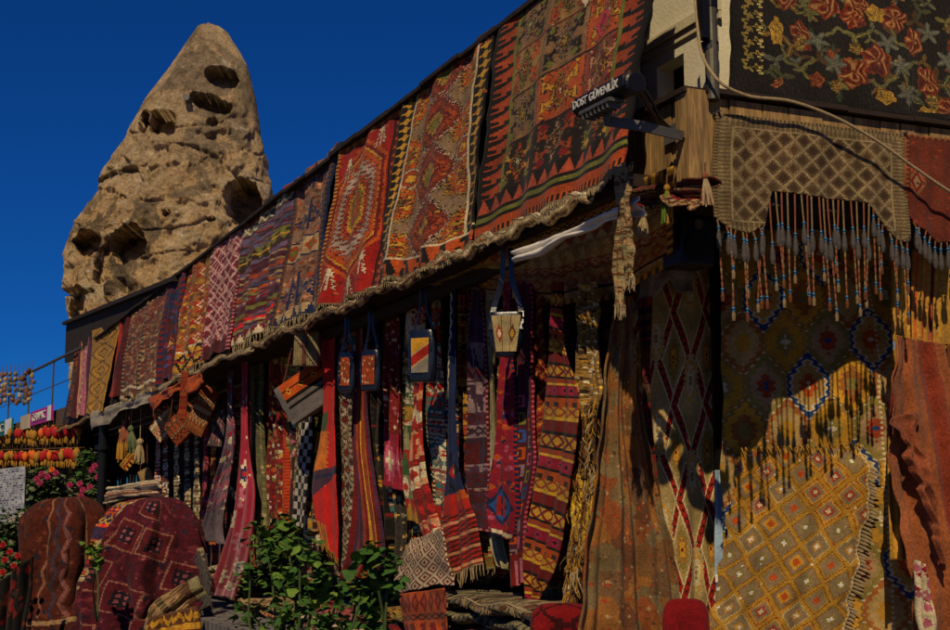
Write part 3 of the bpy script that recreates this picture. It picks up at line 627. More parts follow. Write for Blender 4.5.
# hanging woven ends at the right end of the parapet
for i, (rows, lab) in enumerate((([(612, 168, 626, 162), (617, 215, 629, 213), (616, 268, 623, 268), (617, 306, 624, 306)], 'long twisted tan strap end dangling below the largest parapet rug'), ([(624, 166, 634, 162), (626, 215, 631, 213), (627, 278, 633, 278)], 'shorter tan strap end dangling right of a longer one'))):
    k = K(14, 120, 'tan', i); k.bands([C['tan'], C['brown'], C['khaki']], 6, i).done(.2)
    o = cloth('hanging_strap', rows, F(3.05-.02*i), k, (.015, 1.5, 0, .6), 'wool', edge=.006); tag(o, lab, 'strap'); fringe(o_last[0][-1], .06, 'cord_cream', o, 12, .004)
# ------------------------------------------------------------ corner: valances, tassels, side kilims
k = K(196, 150, H('#6e5a3c'), 31); x, y = k.x, k.y
k.lattice(19, 25, [[(.80, H('#66523a')), (.5, H('#54402a'))], [(.80, H('#7a6444')), (.5, H('#5a4228'))], [(.8, H('#5a4630')), (.5, H('#443222'))]], H('#94805a'), .17, q=2)
k.put(np.abs(((x+y)/7) % 1-.5) < .0, 'tan')
k.border(15, H('#6a563a'), H('#8f7c56'), 'tri', 5, H('#9a865e'), sides='lrtb'); k.border(4, H('#59472f'), H('#8a7650'), 'dash', 4)
k.done(.14)
# the flap shape: two legs and a shallow middle, cut from the woven grid
def flap(name, label, rows, kk, plane, keep, cat, group=None, fold=(.012, 3, 0, .5)):
    o = cloth(name, rows, plane, kk, fold, 'wool', thick=.0, sagb=.0, wav=.008); P = o_last[0]
    me = o.data; import bmesh
    bm = bmesh.new(); bm.from_mesh(me); bm.faces.ensure_lookup_table()
    dele = [f for f in bm.faces if not keep[f.index // kk.nu, f.index % kk.nu]]
    bmesh.ops.delete(bm, geom=dele, context='FACES'); bm.to_mesh(me); bm.free()
    s = o.modifiers.new('thickness', 'SOLIDIFY'); s.thickness = .01; tag(o, label, cat, group); return o, P
yl = np.interp(k.u, [0, .07, .15, .22, .30, .36, .66, .75, .78, .86, .93, 1], [.70, .93, .99, .9, .72, .62, .66, .70, .95, 1.0, 1.0, .86])
yl = np.interp(k.x/k.nu, [0, .06, .17, .25, .29, .5, .78, .84, .93, .985, 1], [.87, .96, .99, .9, .62, .64, .66, .80, .98, 1.0, .92])
keep = k.v < yl
val, PV = flap('valance', 'olive brown valance with pale diamond lattice and two drooping corners', [(717, 113, 906, 134), (714, 170, 908, 190), (717, 232, 910, 243)], k, RP(-.05), keep, 'valance', 'valances along the side of the balcony')
kd = K(2, 2, 'tan')
k2 = K(110, 140, H('#6e3020'), 32); k2.dia(12, 62, 10, 20, [(1, H('#8a5a34')), (.7, 'dred'), (.4, 'tan')]).specks([C['brown'], C['rust']], 120, 2).border(5, H('#5a2a1a'), H('#8a5030'), 'tri', 6).done(.14)
yl2 = np.interp(k2.x/k2.nu, [0, .1, .3, .42, .46, .75, .8, .9, 1], [.72, .84, .98, .96, .60, .62, .9, 1., .9]); keep2 = k2.v < yl2
val2, PV2 = flap('valance', 'rust red valance with a small diamond at the right edge of the photo', [(905, 134, 1012, 148), (904, 190, 1012, 204), (906, 240, 1014, 254)], k2, RP(-.045), keep2, 'valance', 'valances along the side of the balcony')
for (px, py) in ((718, 112), (905, 133)):
    mb = MB(); c = RP(-.05)(px, py); mb.tube([c-UL*-.04, c-UL*.02], .006, 6); mb.build('nail', 'grey_metal', val if px < 800 else val2)
# tassel prototype: cord, grey tuft, long braid with a small end tuft; beads as sub-part
def tassel(parent, top, l1, l2, kind=0, small=False):
    mb = MB(); top = np.asarray(top); sw = np.array([random.gauss(0, .014), random.gauss(0, .008), 0])
    c1 = top-UZ*l1+sw*.5
    mb.tube([top, top-UZ*l1*.5+sw*.2, c1], [.0045, .004, .004], 5, 1 if kind else 0)
    mb.tube([c1-UZ*.016, c1-UZ*.045, c1-UZ*.085, c1-UZ*.105], [.005, .011, .013, .007], 7, 2)
    o_pts = []
    if l2:
        e = c1-UZ*l2+sw; n = 9
        for i in range(n):
            a = c1+(e-c1)*(i/n); b = c1+(e-c1)*((i+.92)/n); mb.tube([a, (a+b)/2, b], [.003, .0052, .003], 5, 1 if (i+kind) % 3 else 0, cap=False)
        mb.tube([e-UZ*.014, e-UZ*.035, e-UZ*.06], [.004, .009, .007], 6, 3 if random.random() < .5 else 0); o_pts.append(e)
    o = mb.build('tassel', ['tassel_cord', 'cord_rust', 'tuft_grey', 'tuft_brown'], parent)
    for p in [c1]+o_pts:
        m2 = MB(); m2.blob(p-UZ*.005, .009, .009, .008, 7, 5); m2.blob(p-UZ*.018, .007, .007, .006, 6, 4); m2.build('bead', 'bead_blue', o, True)
def edge_pt(PVx, keepx, kk, u): 
    i = min(kk.nu-1, int(u*kk.nu)); j = int(keepx[:, i].sum()); return PVx[min(j, kk.nv), i]
for i in range(34):
    u = (i+.5+random.uniform(-.3, .3))/34; p = edge_pt(PV, keep, k, u); mid = .27 < u < .8
    tassel(val, p-UZ*.003, random.uniform(.11, .2) if mid else .03, random.uniform(.26, .34)*(1 if i % 4 != 1 else .55) if i % 5 else random.uniform(.2, .3), i % 2)
for i in range(20):
    u = (i+.5)/20; p = edge_pt(PV2, keep2, k2, u); mid = .45 < u < .78
    tassel(val2, p-UZ*.003, random.uniform(.09, .12) if mid else .03, 0, i % 2)

# floral kilim on the upper wall
nu, nv = 300, 236; k = K(nu, nv, '#1c1410' and H('#1c1512'), 41); X0, X1, Y0, Y1 = 732, 1010, -108, 126
px = X0+(X1-X0)*k.u; py = Y0+(Y1-Y0)*k.v-(px-732)*.09+6
def rose(cx, cy, rx, ry, pal, rot=0):
    X = ((px-cx)*math.cos(rot)+(py-cy)*math.sin(rot))/rx; Y = (-(px-cx)*math.sin(rot)+(py-cy)*math.cos(rot))/ry
    r = np.sqrt(X*X+Y*Y); th = np.arctan2(Y, X); rr = r+.13*np.sin(th*5+cx)+.05*np.sin(th*11)
    k.put(rr < 1, pal[0]); w = np.sin(r*7+3*np.sin(th*2.5+cy)+X*6+2*np.sin(Y*5+cx)); k.put((rr < .95) & (w > .35), pal[1]); k.put((rr < .85) & (w > .8), pal[2]); k.put((rr < .8) & (w < -.75), pal[3])
def leafs(cx, cy, r, c, c2, n=5, a0=0):
    for i in range(n):
        a = a0+i*6.283/n; X = (px-cx-r*.6*math.cos(a)); Y = (py-cy-r*.6*math.sin(a)); p_ = X*math.cos(a)+Y*math.sin(a); q = -X*math.sin(a)+Y*math.cos(a)
        d = (p_/(r*.6))**2+(q/(r*.26))**2; k.put(d < 1, c); k.put((d < .8) & (np.abs(q) < r*.05), c2)
def arc(cx, cy, r, a0, a1, c, w=1.8):
    d = np.hypot(px-cx, (py-cy)); th = np.arctan2(py-cy, px-cx); k.put((np.abs(d-r-1.5*np.sin(th*6)) < w) & (((th-a0) % 6.283) < (a1-a0)), c)
GR, G2, BL, YG = H('#4a4e2c'), H('#6c6838'), H('#5c6050'), H('#97803a')
gq = random.Random(3)
for i in range(150): leafs(gq.uniform(760, 1010), gq.uniform(-108, 108), gq.uniform(6, 12), gq.choice([GR, BL, H('#2c3828'), G2, H('#5a3418'), H('#6a4a1c')]), gq.choice([YG, GR]), 3, gq.random()*6)
for (cx, cy, r, a0, a1) in ((792, 75, 14, 0, 3.6), (793, 8, 12, -1, 2.5), (835, 52, 13, 3.3, 6.2), (868, 74, 18, .2, 2.8), (912, 75, 16, 1.6, 4.6), (930, 88, 20, .2, 2), (815, 30, 16, 4, 6), (900, 30, 14, 1, 4)): arc(cx, cy, r, a0, a1, G2)
RD, OR, CR, DK = H('#74280f'), H('#9c5426'), H('#b08850'), H('#501a10')
for (cx, cy, rx, ry, ro) in ((783, 13, 9, 15, .2), (820, 13, 12, 15, 0), (846, 17, 9, 17, .2), (887, 14, 12, 13, .3), (907, 36, 8, 14, 0), (797, 54, 9, 15, -.2), (868, 66, 13, 16, .2), (845, 84, 12, 15, .1), (920, 78, 9, 16, -.2), (942, 104, 12, 14, .2), (952, 30, 10, 16, 0), (800, -30, 13, 16, 0), (850, -40, 14, 15, .2), (900, -35, 12, 16, 0), (950, -45, 14, 15, 0), (825, -75, 12, 15, 0), (880, -82, 13, 13, 0), (985, 70, 14, 16, 0), (990, 0, 13, 15, 0)): rose(cx, cy, rx*1.12, ry*1.05, (RD, OR, CR, DK), ro)
for (cx, cy, rx, ry) in ((868, 14, 10, 9), (773, 55, 6, 15), (877, 103, 10, 7), (920, 110, 9, 6), (962, 62, 8, 7)): rose(cx, cy, rx, ry, (H('#b88422'), H('#c8a040'), H('#8a6a20'), GR))
for i in range(34): rose(gq.uniform(765, 1005), gq.uniform(-105, 112), gq.uniform(3, 7), gq.uniform(4, 8), gq.choice([(H('#7a3418'), H('#a05a28'), OR, DK), (H('#6a4a1c'), H('#a07a30'), H('#b89048'), GR), (RD, OR, CR, DK)]), gq.random()*3)
for (cx, cy) in ((812, 56), (922, 24), (893, 66), (828, 78), (900, 95), (940, 50), (880, 44)): leafs(cx, cy, 10, BL, H('#80745c'), 5, cx)
for yy in np.arange(-108, 100, 14.5):
    ph = (yy/14.5) % 2; m = np.abs(px-(748+3*np.sin(yy/4)))
    arc(750, yy, 6, 1.3, 4.6, YG, 1.7); arc(756, yy+5, 4, 3.5, 6, YG, 1.2)
    for q in (-3, 0, 3): k.put((np.abs(px-757-abs(q)*.5) < 1.8) & (np.abs(py-yy-q-6) < .9), H('#bfae66'))
k.put((k.x < 4) | (k.x > nu-4) | (k.y > nv-6), H('#15100e')).done(.2, .05)
o = cloth('floral_kilim', [(732, -118, 1010, -86), (731, 0, 1010, 36), (731, 94, 1010, 129)], RP(.0), k, (.008, 3, 0, .6), 'pile', edge=.004, thick=.012); tag(o, 'black kilim with red roses and grey leaves hung on the upper wall above the balcony', 'kilim')

# side kilims under the balcony
CRM, OLV, TN = H('#d8c48c'), H('#8a783c'), H('#b8985a')
k = K(150, 330, H('#a88f58'), 51)
for q, cx in enumerate((18, 78, 138)):
    zz = 26*np.abs(((k.y/84) % 1)-.5)*2-13
    for sgn in (-1, 1):
        d = np.abs(k.x-(cx+sgn*(zz+13)+0))+1.6*np.abs((k.y/5) % 1-.5)
        k.put(d < 8, CRM).put(d < 5.5, 'dred').put(d < 3.6, 'red').put((d < 2.0) & (k.y % 7 < 3), 'black')
for cx, o_ in ((48, 42), (108, 0), (48, 126), (108, 84), (48, 210), (108, 168), (48, 294), (108, 252), (18, 84), (18, 168), (18, 252), (18, 0), (138, 42), (138, 126), (138, 210), (138, 294), (78, 0), (78, 84), (78, 168), (78, 252)):
    if cx in (18, 138, 78): k.hexa(cx, o_+(0 if cx != 138 else -42), 10, 22, [(1, OLV), (.75, H('#9a6a30')), (.5, 'gold'), (.25, 'dred')], teeth=.2, per=5)
    else: k.hexa(cx, o_+21, 15, 30, [(1, H('#b0a070')), (.8, 'gold'), (.62, H('#c8b890')), (.3, OLV)], teeth=.22, per=5)
k.done(.13); o = cloth('hanging_kilim', [(628, 270, 713, 262), (634, 430, 713, 430), (652, 640, 716, 640)], RP(1.12), k, (.02, 2, 0, .5), 'wool', edge=.005); tag(o, 'cream and gold kilim with red zigzag chains, left of the dark corner post', 'kilim', 'kilims on the side wall under the balcony')
WR = VP2((TP+1.0, 3.9), (TP+.10, 5.6))
k = K(300, 500, TN, 52)
BLN, WHT, GLD, BRN = H('#26406e'), H('#cbbb94'), H('#b48428'), H('#5a3a20')
k.hexgrid(66, 104, [[(1.3, TN), (1.0, BRN), (.95, WHT), (.84, BLN), (.70, WHT), (.62, H('#b48c48')), (.36, 'orange'), (.14, 'cream')], [(1.3, TN), (1.0, BRN), (.95, H('#c8b478')), (.86, H('#9a7434')), (.72, GLD), (.4, OLV), (.2, 'cream')],
    [(1.3, TN), (1.0, BRN), (.95, WHT), (.86, H('#8a6a34')), (.74, 'gold'), (.5, H('#a0602a')), (.28, OLV)], [(1.3, TN), (1.0, BRN), (.95, H('#c8b478')), (.84, OLV), (.62, 'tan'), (.36, 'rust'), (.16, BLN)], [(1.3, TN), (1.0, BRN), (.95, WHT), (.84, H('#a0602c')), (.66, H('#b09058')), (.34, GLD)]], teeth=.13, per=8)
k.put((np.abs(k.x-240) < 2) & (k.y % 6 < 3), 'cream').done(.14)
o = cloth('hanging_kilim', [(719, 215, 892, 208), (722, 340, 914, 325), (722, 480, 926, 470), (724, 640, 938, 640)], WR, k, (.02, 2.3, 0, .5), 'wool', edge=.006, wav=.01); tag(o, 'tan and gold kilim of tall hexagons with navy toothed medallions, behind the tassels', 'kilim', 'kilims on the side wall under the balcony')
# mustard lattice rug pinned over its lower part
WF = VP2((TP+.93, 3.9), (TP+.03, 5.6))
k = K(150, 210, H('#b0822a'), 53)
LG, LL = H('#8a744c'), H('#8c7458')
k.lattice(38, 38, [[(.86, 'brown'), (.80, 'mustard'), (.68, LG), (.45, LL), (.26, 'orange')], [(.86, H('#7a4a20')), (.80, LG), (.6, LL), (.4, OLV), (.16, 'white')], [(.86, H('#8a6020')), (.7, LL), (.48, 'gold'), (.26, 'orange')], [(.84, H('#8c3c1c')), (.76, 'gold'), (.62, LL), (.36, 'rust'), (.16, 'cream')], [(.84, H('#c0a878')), (.76, LG), (.5, LL), (.3, 'gold'), (.15, 'white')]], H('#b0822a'), .0, ang=.12, q=2)
k.specks([C['white'], C['orange']], 30, 1.2).border(3, 'mustard', 'cream', 'tri', 5, sides='r').done(.12)
o = cloth('draped_rug', [(742, 452, 858, 447), (733, 490, 868, 470), (722, 560, 860, 545), (704, 640, 842, 640)], WF, k, (.018, 2.5, 1, .4), 'wool', edge=.01, sagb=0, wav=.015); tag(o, 'mustard rug of grey and orange concentric diamonds pinned low in front of a hexagon kilim', 'rug')
P = o_last[0]; mb = MB()
for q in np.linspace(.12, .97, 46):
    p = P[int(q*(len(P)-1)), -1]; d = (MF*.03-UZ*.012)*random.uniform(.6, 1.4); mb.tube([p, p+d, p+d*1.6-UL*.01], [.006, .008, .003], 5, cap=False)
mb.build('fringe', 'cord_cream', o)
mb = MB()
for q in np.linspace(.0, 1, 30):
    p = P[0, int(q*(P.shape[1]-1))]; mb.tube([p, p+UZ*.02+MF*random.uniform(-.02, .02)-UL*.01, p-UZ*.02*random.random()-UL*.03], [.004, .006, .002], 5, cap=False)
mb.build('fringe', 'cord_gold', o)
# dark corner post and slip of printed blue sheet
mb = MB(); a = RP(1.0)(717, 470); mb.box(a*np.array([1, 1, 0])+UZ*FL, UL*.03, MF*.03, UZ*(ZB-FL)); tag(mb.build('thin_post', 'black_plastic'), 'thin dark post standing between two side kilims', 'post')
k = K(14, 110, H('#8fa8bc'), 5); k.put(k.v > .62, H('#3a4a80')).put((k.v > .62) & (k.v < .66), 'white').specks([H('#203050')], 14, 3, (k.v > .35) & (k.v < .5)).done(.05)
o = cloth('blue_sheet', [(716, 470, 724, 470), (714, 640, 727, 640)], RP(.98), k, (.004, 1, 0, .5), 'silk'); tag(o, 'narrow strip of pale and dark blue printed sheet beside the thin dark post', 'sheet')
# gold and orange fringed scarf, rust blanket
for i, (xl, xr, c_, lab, sd) in enumerate(((893, 909, 'gold', 'golden silk scarf hanging left of a rust blanket below the tassels', 1), (912, 934, 'orange', 'orange gold scarf hanging behind the top of the rust blanket', 2), (934, 962, 'mustard', 'mustard scarf hanging at the right edge of the photo behind a rust blanket', 3))):
    k = K(20, 120, c_, sd); k.put((np.sin(k.x*.9+sd) > .4), 'mustard').put((k.v > .32) & (k.v < .345) & (k.x % 4 < 2), 'bead' and H('#88a0c0')).put((k.v > .4) & (k.v < .62) & (k.x % 5 < 2), 'dred').done(.14, .1)
    o = cloth('silk_scarf', [(xl, 245+5*i, xr, 248+5*i), (xl-2, 330, xr+2, 330), (xl-4, 560, xr+10, 560)], RP(.22-.02*i), k, (.02, 3, i, .6), 'silk', wav=.02); tag(o, lab, 'scarf', 'golden scarves under the rust valance')
    mb = MB()
    mb.tube([o_last[0][36, int(u_*19)]-UL*.03 for u_ in (0, .25, .5, .75, 1)], .006, 5, 1)
    for q in range(9):
        u = q/8; p0 = o_last[0][int(.30*120), int(u*19)]-UL*.03; mb.tube([p0, p0-UZ*random.uniform(.15, .26)], [.007, .011], 5, random.choice([0, 1]))
    mb.build('fringe', ['tuft_brown', 'cord_gold'], o)
k = K(120, 330, H('#98552e'), 61); k.put((k.u > .5) & (k.u < .8), H('#8e3a22')).done(.1, .2)
o = cloth('wool_blanket', [(893, 336, 946, 344), (890, 400, 962, 400), (896, 480, 975, 480), (905, 560, 990, 560), (914, 640, 1000, 640)], RP(.06), k, (.055, 2.2, 1.2, .35), 'pile', edge=.012, wav=.04); tag(o, 'thick rust red blanket hanging in folds at the right edge below the valance', 'blanket')
k = K(60, 90, H('#9a5230'), 62); k.done(.1, .2)
o = cloth('folded_flap', [(890, 418, 915, 412), (900, 440, 928, 470), (918, 480, 934, 520), (936, 560, 944, 575)], RP(.0), k, (.035, 1.5, 1, .5), 'pile', edge=.02, wav=.03); tag(o, 'ragged rust cloth flap folded over the front of the thick blanket at the right edge', 'cloth')
k = K(20, 60, 'cream', 63); k.specks([C['rose'], C['crimson']], 24, 3).done(.1)
o = cloth('floral_cloth', [(914, 560, 926, 565), (918, 640, 938, 640)], RP(-.03), k, (.03, 1.5, 1, .5)); tag(o, 'pink flowered pale cloth peeping out at the foot of the rust blanket', 'cloth')

# black loudspeaker under the corner
c = RP(.45)(688, 243); sp_ = thing('loudspeaker', 'black box loudspeaker hanging in the shade under the balcony corner', 'loudspeaker', c-UZ*.12)
mb = MB(); mb.cbox(c, UL*.18, MF*.19, UZ*.25); o = mb.build('cabinet', 'black_plastic', sp_); bv = o.modifiers.new('bevel', 'BEVEL'); bv.width = .012; bv.segments = 2
mb = MB(); cf = c-UL*.092
mb.tube([cf-UZ*.03, cf-UZ*.03-UL*.012], .07, 20); o1 = mb.build('woofer', 'black_felt', sp_)
mb = MB(); mb.tube([cf+UZ*.075, cf+UZ*.075-UL*.01], .025, 14); mb.build('tweeter', 'grey_metal', sp_)
mb = MB(); mb.tube([c+UZ*.12, c+UZ*.3], .012, 8); mb.build('bracket', 'grey_metal', sp_)

# alarm floodlight box on its arm
s_ = 2.86; a0 = F(s_)(583, 109); a1 = F(s_)(634, 83)
sg = thing('security_light', 'black security light box with white lettering held out on a grey arm from the balcony', 'security light', (a0+a1)/2)
ax = a1-a0; Ln = np.linalg.norm(ax); ax /= Ln; nn = np.cross(ax, UZ); nn /= np.linalg.norm(nn)
if nn@FW > 0: nn = -nn                                                       # faces the street
upv = np.cross(nn, ax); upv *= np.sign(upv[2])
o_ = a0+upv*.0
mb = MB(); prof = [(-.055, -.055), (-.055, .05), (.0, .07), (.065, .066), (.085, .03), (.085, -.03), (.02, -.075)]    # (toward viewer, up) section, extruded
V = [o_+nn*q[0]+upv*q[1]*1.0+ax*(Ln*e_) for e_ in (-.02, 1.0) for q in [(a_*.66, b_*.66) for a_, b_ in prof]]; n = len(prof)
mb.add(V, [tuple(range(n)), tuple(range(n, 2*n))[::-1]]+[(i, i+n, (i+1) % n+n, (i+1) % n) for i in range(n)]); ob = mb.build('housing', 'black_plastic', sg); bv = ob.modifiers.new('bevel', 'BEVEL'); bv.width = .012; bv.segments = 3
mb = MB(); e0 = a1+nn*.0; mb.tube([e0-ax*.02, e0+ax*.014, e0+ax*.02], [.05, .05, .04], 20); mb.build('end_cap', 'black_plastic', sg)
mb = MB()
for i in range(7): mb.cbox(o_+nn*.03-upv*.062+ax*(Ln*(.25+.08*i)), nn*.07, ax*.006, upv*.04)
for i in (0,): mb.cbox(o_+nn*.03-upv*.05+ax*(Ln*.49), nn*.075, ax*Ln*.6, upv*.016)
mb.build('heat_sink', 'grey_metal', sg)
cu = bpy.data.curves.new('lettering', 'FONT'); cu.body = 'DOST GÜVENLİK'; cu.size = .052; cu.extrude = .0015; cu.align_x = 'CENTER'; cu.align_y = 'CENTER'; cu.offset = .0012
to = bpy.data.objects.new('lettering', cu); COL.objects.link(to)
import mathutils
# sits on the upper slanted front face
fn = nn*.9+upv*.0; pA = nn*.085+upv*.03; pB = nn*.065+upv*.066; fdir = (pB-pA); fdir /= np.linalg.norm(fdir); fnn = np.cross(ax, fdir); fnn *= np.sign(fnn@nn)
mid = o_+ax*Ln*.48+nn*.058+upv*.0
fdir = upv; fnn = nn
Mx = mathutils.Matrix(((ax[0], fdir[0], fnn[0], 0), (ax[1], fdir[1], fnn[1], 0), (ax[2], fdir[2], fnn[2], 0), (0, 0, 0, 1)))
dg = bpy.context.evaluated_depsgraph_get(); tm = bpy.data.meshes.new_from_object(to.evaluated_get(dg)); bpy.data.objects.remove(to)
bb = [v.co.x for v in tm.vertices]; sx = Ln*.9/(max(bb)-min(bb)); 
for v in tm.vertices: v.co.x *= sx; v.co.y *= sx*.95
tm.transform(Mx); m_ = plain('letter_white', H('#c4c2ba'), .6, .12); tm.materials.clear(); tm.materials.append(MAT['letter_white'])
tob = bpy.data.objects.new('lettering', tm); COL.objects.link(tob); tob.parent = sg; tob.location = tuple(mid+nn*.002-np.array(sg.location))
mb = MB(); j0 = F(s_)(606, 121); j1 = F(3.0)(640, 126); j2 = F(3.31)(683, 136)
for p_, q_ in ((F(s_)(612, 100), j0), (j0, j1), (j1, j2)):
    d = q_-p_; l = np.linalg.norm(d); d /= l; v1 = np.cross(d, UZ) if abs(d[2]) < .8 else MF; v1 /= np.linalg.norm(v1); v2 = np.cross(v1, d)
    mb.cbox((p_+q_)/2, d*(l+.01), v1*.012, v2*.045)
mb.build('arm', 'grey_metal', sg)
mb = MB(); mb.cbox(F(3.325)(674, 133), UL*.16, MF*.012, UZ*.085); mb.build('mounting_plate', 'grey_metal', sg)
mb = MB()
mb.tube(list(crom([F(s_)(634, 80), F(2.95)(642, 96), F(3.1)(655, 116), F(3.28)(672, 134), F(3.31)(684, 140)], np.linspace(0, 1, 16))), .012, 7)
mb.tube(list(crom([F(s_)(630, 76), F(2.98)(646, 92), F(3.15)(662, 120), F(3.3)(680, 137)], np.linspace(0, 1, 16))), .007, 6); mb.build('power_cable', 'black_plastic', sg)

# small things dangling under the corner
for i, (x_, y0, y1, colr, lab) in enumerate(((667, 188, 224, 'gold', 'gold and green wool tassel dangling under the balcony corner'), (705, 176, 206, 'rose', 'short pink woven end sticking out under the side of the balcony'), (644, 215, 236, 'cream', 'small cream tassel dangling below the balcony near two strap ends'))):
    a, b = F(3.24)(x_, y0), F(3.24)(x_+1, y1); mb = MB(); l = np.linalg.norm(a-b)
    mb.tube([a+UZ*.06, a], .004, 5, 0); mb.blob(a, .016, .016, .018, 8, 5, 1)
    for q in range(9):
        e_ = np.array([random.gauss(0, .010), random.gauss(0, .010), 0]); mb.tube([a, (a+b)/2+e_, b+e_*1.6], [.006, .008, .004], 5, random.choice([1, 2]), cap=False)
    tag(mb.build('wool_tassel', ['cord_brown', 'cord_gold' if colr == 'gold' else ('cord_rust' if colr == 'rose' else 'cord_cream'), 'leaf_bright' if colr == 'gold' else 'cord_cream']), lab, 'tassel')
k = K(60, 26, 'brown', 5); k.bands([C['brown'], C['dred'], C['tan'], C['dbrown']], 5, 4).done(.2)
o = cloth('bunched_kilim', [(636, 190, 712, 176), (640, 212, 706, 200)], F(3.26), k, (.05, 2, 0, .8), 'wool', sagb=.08, wav=.05); tag(o, 'bunched dark brown kilim end stuffed beneath the plank balcony corner', 'kilim')
k = K(40, 26, H('#8a8078'), 5); k.done(.05); o = cloth('grey_cloth', [(640, 262, 700, 258), (634, 300, 690, 290)], RP(1.05), k, (.02, 2, 0, .8), 'wool', sagb=.1, wav=.03, bulge=.06); tag(o, 'plain grey cloth hung in the shade above the red zigzag kilim', 'cloth')
# ------------------------------------------------------------ strips and scarves hanging in the open front
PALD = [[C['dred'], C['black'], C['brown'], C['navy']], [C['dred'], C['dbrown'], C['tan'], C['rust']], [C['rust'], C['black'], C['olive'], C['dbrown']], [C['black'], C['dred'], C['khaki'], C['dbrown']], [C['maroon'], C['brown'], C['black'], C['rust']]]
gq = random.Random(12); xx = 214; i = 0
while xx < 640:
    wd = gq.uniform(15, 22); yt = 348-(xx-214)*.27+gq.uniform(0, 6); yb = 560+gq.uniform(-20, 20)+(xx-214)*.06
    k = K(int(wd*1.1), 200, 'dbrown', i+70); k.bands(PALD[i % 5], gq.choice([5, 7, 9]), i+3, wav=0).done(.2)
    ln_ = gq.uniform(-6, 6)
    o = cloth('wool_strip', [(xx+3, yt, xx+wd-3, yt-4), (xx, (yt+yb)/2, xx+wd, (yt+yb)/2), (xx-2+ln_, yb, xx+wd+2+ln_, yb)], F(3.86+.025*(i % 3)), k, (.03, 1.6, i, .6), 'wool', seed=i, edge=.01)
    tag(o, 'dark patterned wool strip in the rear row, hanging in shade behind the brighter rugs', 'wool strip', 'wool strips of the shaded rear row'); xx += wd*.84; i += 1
def strip(label, rows, k, s=3.62, fold=(.022, 1.6, 0, .6), fr=None, cat='hanging rug', name='hanging_rug', mat='wool', group='rugs and scarves hanging in the open shop front', edge=.006, sag=0, wav=.02, seed=0):
    """rows start at the shadow line; the gathered top up to the rail is added"""
    l, y0, r, _ = rows[0]; cx = (l+r)/2; h = (r-l)/2; yt = 330-(cx-245)*.335; yt = max(yt, 282) if cx > 400 else yt
    full = [(cx-h*.55+1, yt, cx+h*.55+1, yt), (cx-h*.75, (yt+y0)/2, cx+h*.75, (yt+y0)/2)]+rows
    o = cloth(name, full, F(s-.05), k, (fold[0]*1.35, fold[1]*1.2, fold[2], fold[3]), mat, seed=seed, edge=edge, sagb=sag, wav=wav); tag(o, label, cat, group)
    if fr: fringe(o_last[0][-1], fr[0], fr[1], o, fr[2], .004)
    return o
def N(w, h): return int(w*1.15), int(h*1.15)
g_ = ['dark', ]
def KB(w, h, base, pal, sc, seed, kinds=('tri', 'dia', 'zig', None, 'x', 'dash', 'hook'), **q): return K(int(w*1.2), int(h*1.1), base, seed).bands([cc(c) for c in pal], sc, seed, kinds, **q)
# middle row, half hidden between the front pieces
MID = [(258, 530, 'rust', ['rust', 'cream', 'dred'], 'rust and cream strip half hidden behind the olive shaggy fringe'), (279, 528, 'red', ['red', 'gold', 'dred', 'orange'], 'red and gold strip half hidden behind the red ikat cloth'), (292, 520, 'olive', ['olive', 'dred', 'sand'], 'olive and dark red strip half hidden behind the blossom cloth'),
 (316, 548, 'cream', ['cream', 'navy', 'dred'], 'cream and navy strip half hidden left of the scarlet applique'), (343, 560, 'orange', ['orange', 'dbrown', 'red', 'cream'], 'orange banded strip half hidden behind the charcoal net rug'), (358, 556, 'scarlet', ['scarlet', 'maroon', 'peach'], 'scarlet and peach strip half hidden behind the lengthwise striped rug'),
 (378, 560, 'khaki', ['khaki', 'brown', 'gold'], 'khaki and gold strip half hidden behind the near black cloth'), (397, 555, 'red', ['red', 'teal', 'cream'], 'red and teal strip half hidden behind the sprigged cloth with pink hem'), (417, 560, 'dred', ['dred', 'gold', 'cream', 'green'], 'dark red and green strip half hidden behind the hooked kilim strip'),
 (436, 560, 'rust', ['rust', 'cream', 'black'], 'rust and black strip half hidden behind the grey green strip'), (458, 555, 'sand', ['sand', 'dred', 'navy'], 'sand and navy strip half hidden behind the navy medallion rug'), (480, 560, 'crimson', ['crimson', 'dbrown', 'tan'], 'crimson and tan strip half hidden behind the dusky purple rug'),
 (496, 570, 'olive', ['olive', 'rust', 'cream'], 'olive and rust strip half hidden behind the long cream rug'), (513, 575, 'dred', ['dred', 'orange', 'black'], 'dark red and orange strip half hidden behind the blue medallion rug'), (531, 580, 'brown', ['brown', 'red', 'gold'], 'brown and gold strip half hidden behind the maroon rug of small squares'), (556, 590, 'maroon', ['maroon', 'rust', 'tan'], 'maroon and tan strip half hidden behind the bold yellow kilim'), (585, 600, 'dbrown', ['dbrown', 'rust', 'khaki'], 'dark brown and khaki strip behind the shaggy tassel bundle')]
for i, (x, yb, b_, pal, lab) in enumerate(MID):
    k = K(28, 260, b_, 200+i); k.bands([C[c] for c in pal], [5, 7, 6, 9][i % 4], 40+i, wav=.8); k.border(2, pal[-1], pal[0], 'dash', 4, sides='lr').done(.18)
    strip(lab, [(x-11, 440, x+12, 438), (x-13, 490, x+14, 490), (x-15+(i % 3)*3, yb, x+14, yb-4)], k, 3.63+.02*(i % 2), fold=(.04, 1.8, i, .6), name='wool_strip', seed=i*3, fr=(.05, 'cord_cream', 14) if i % 3 == 0 else None)
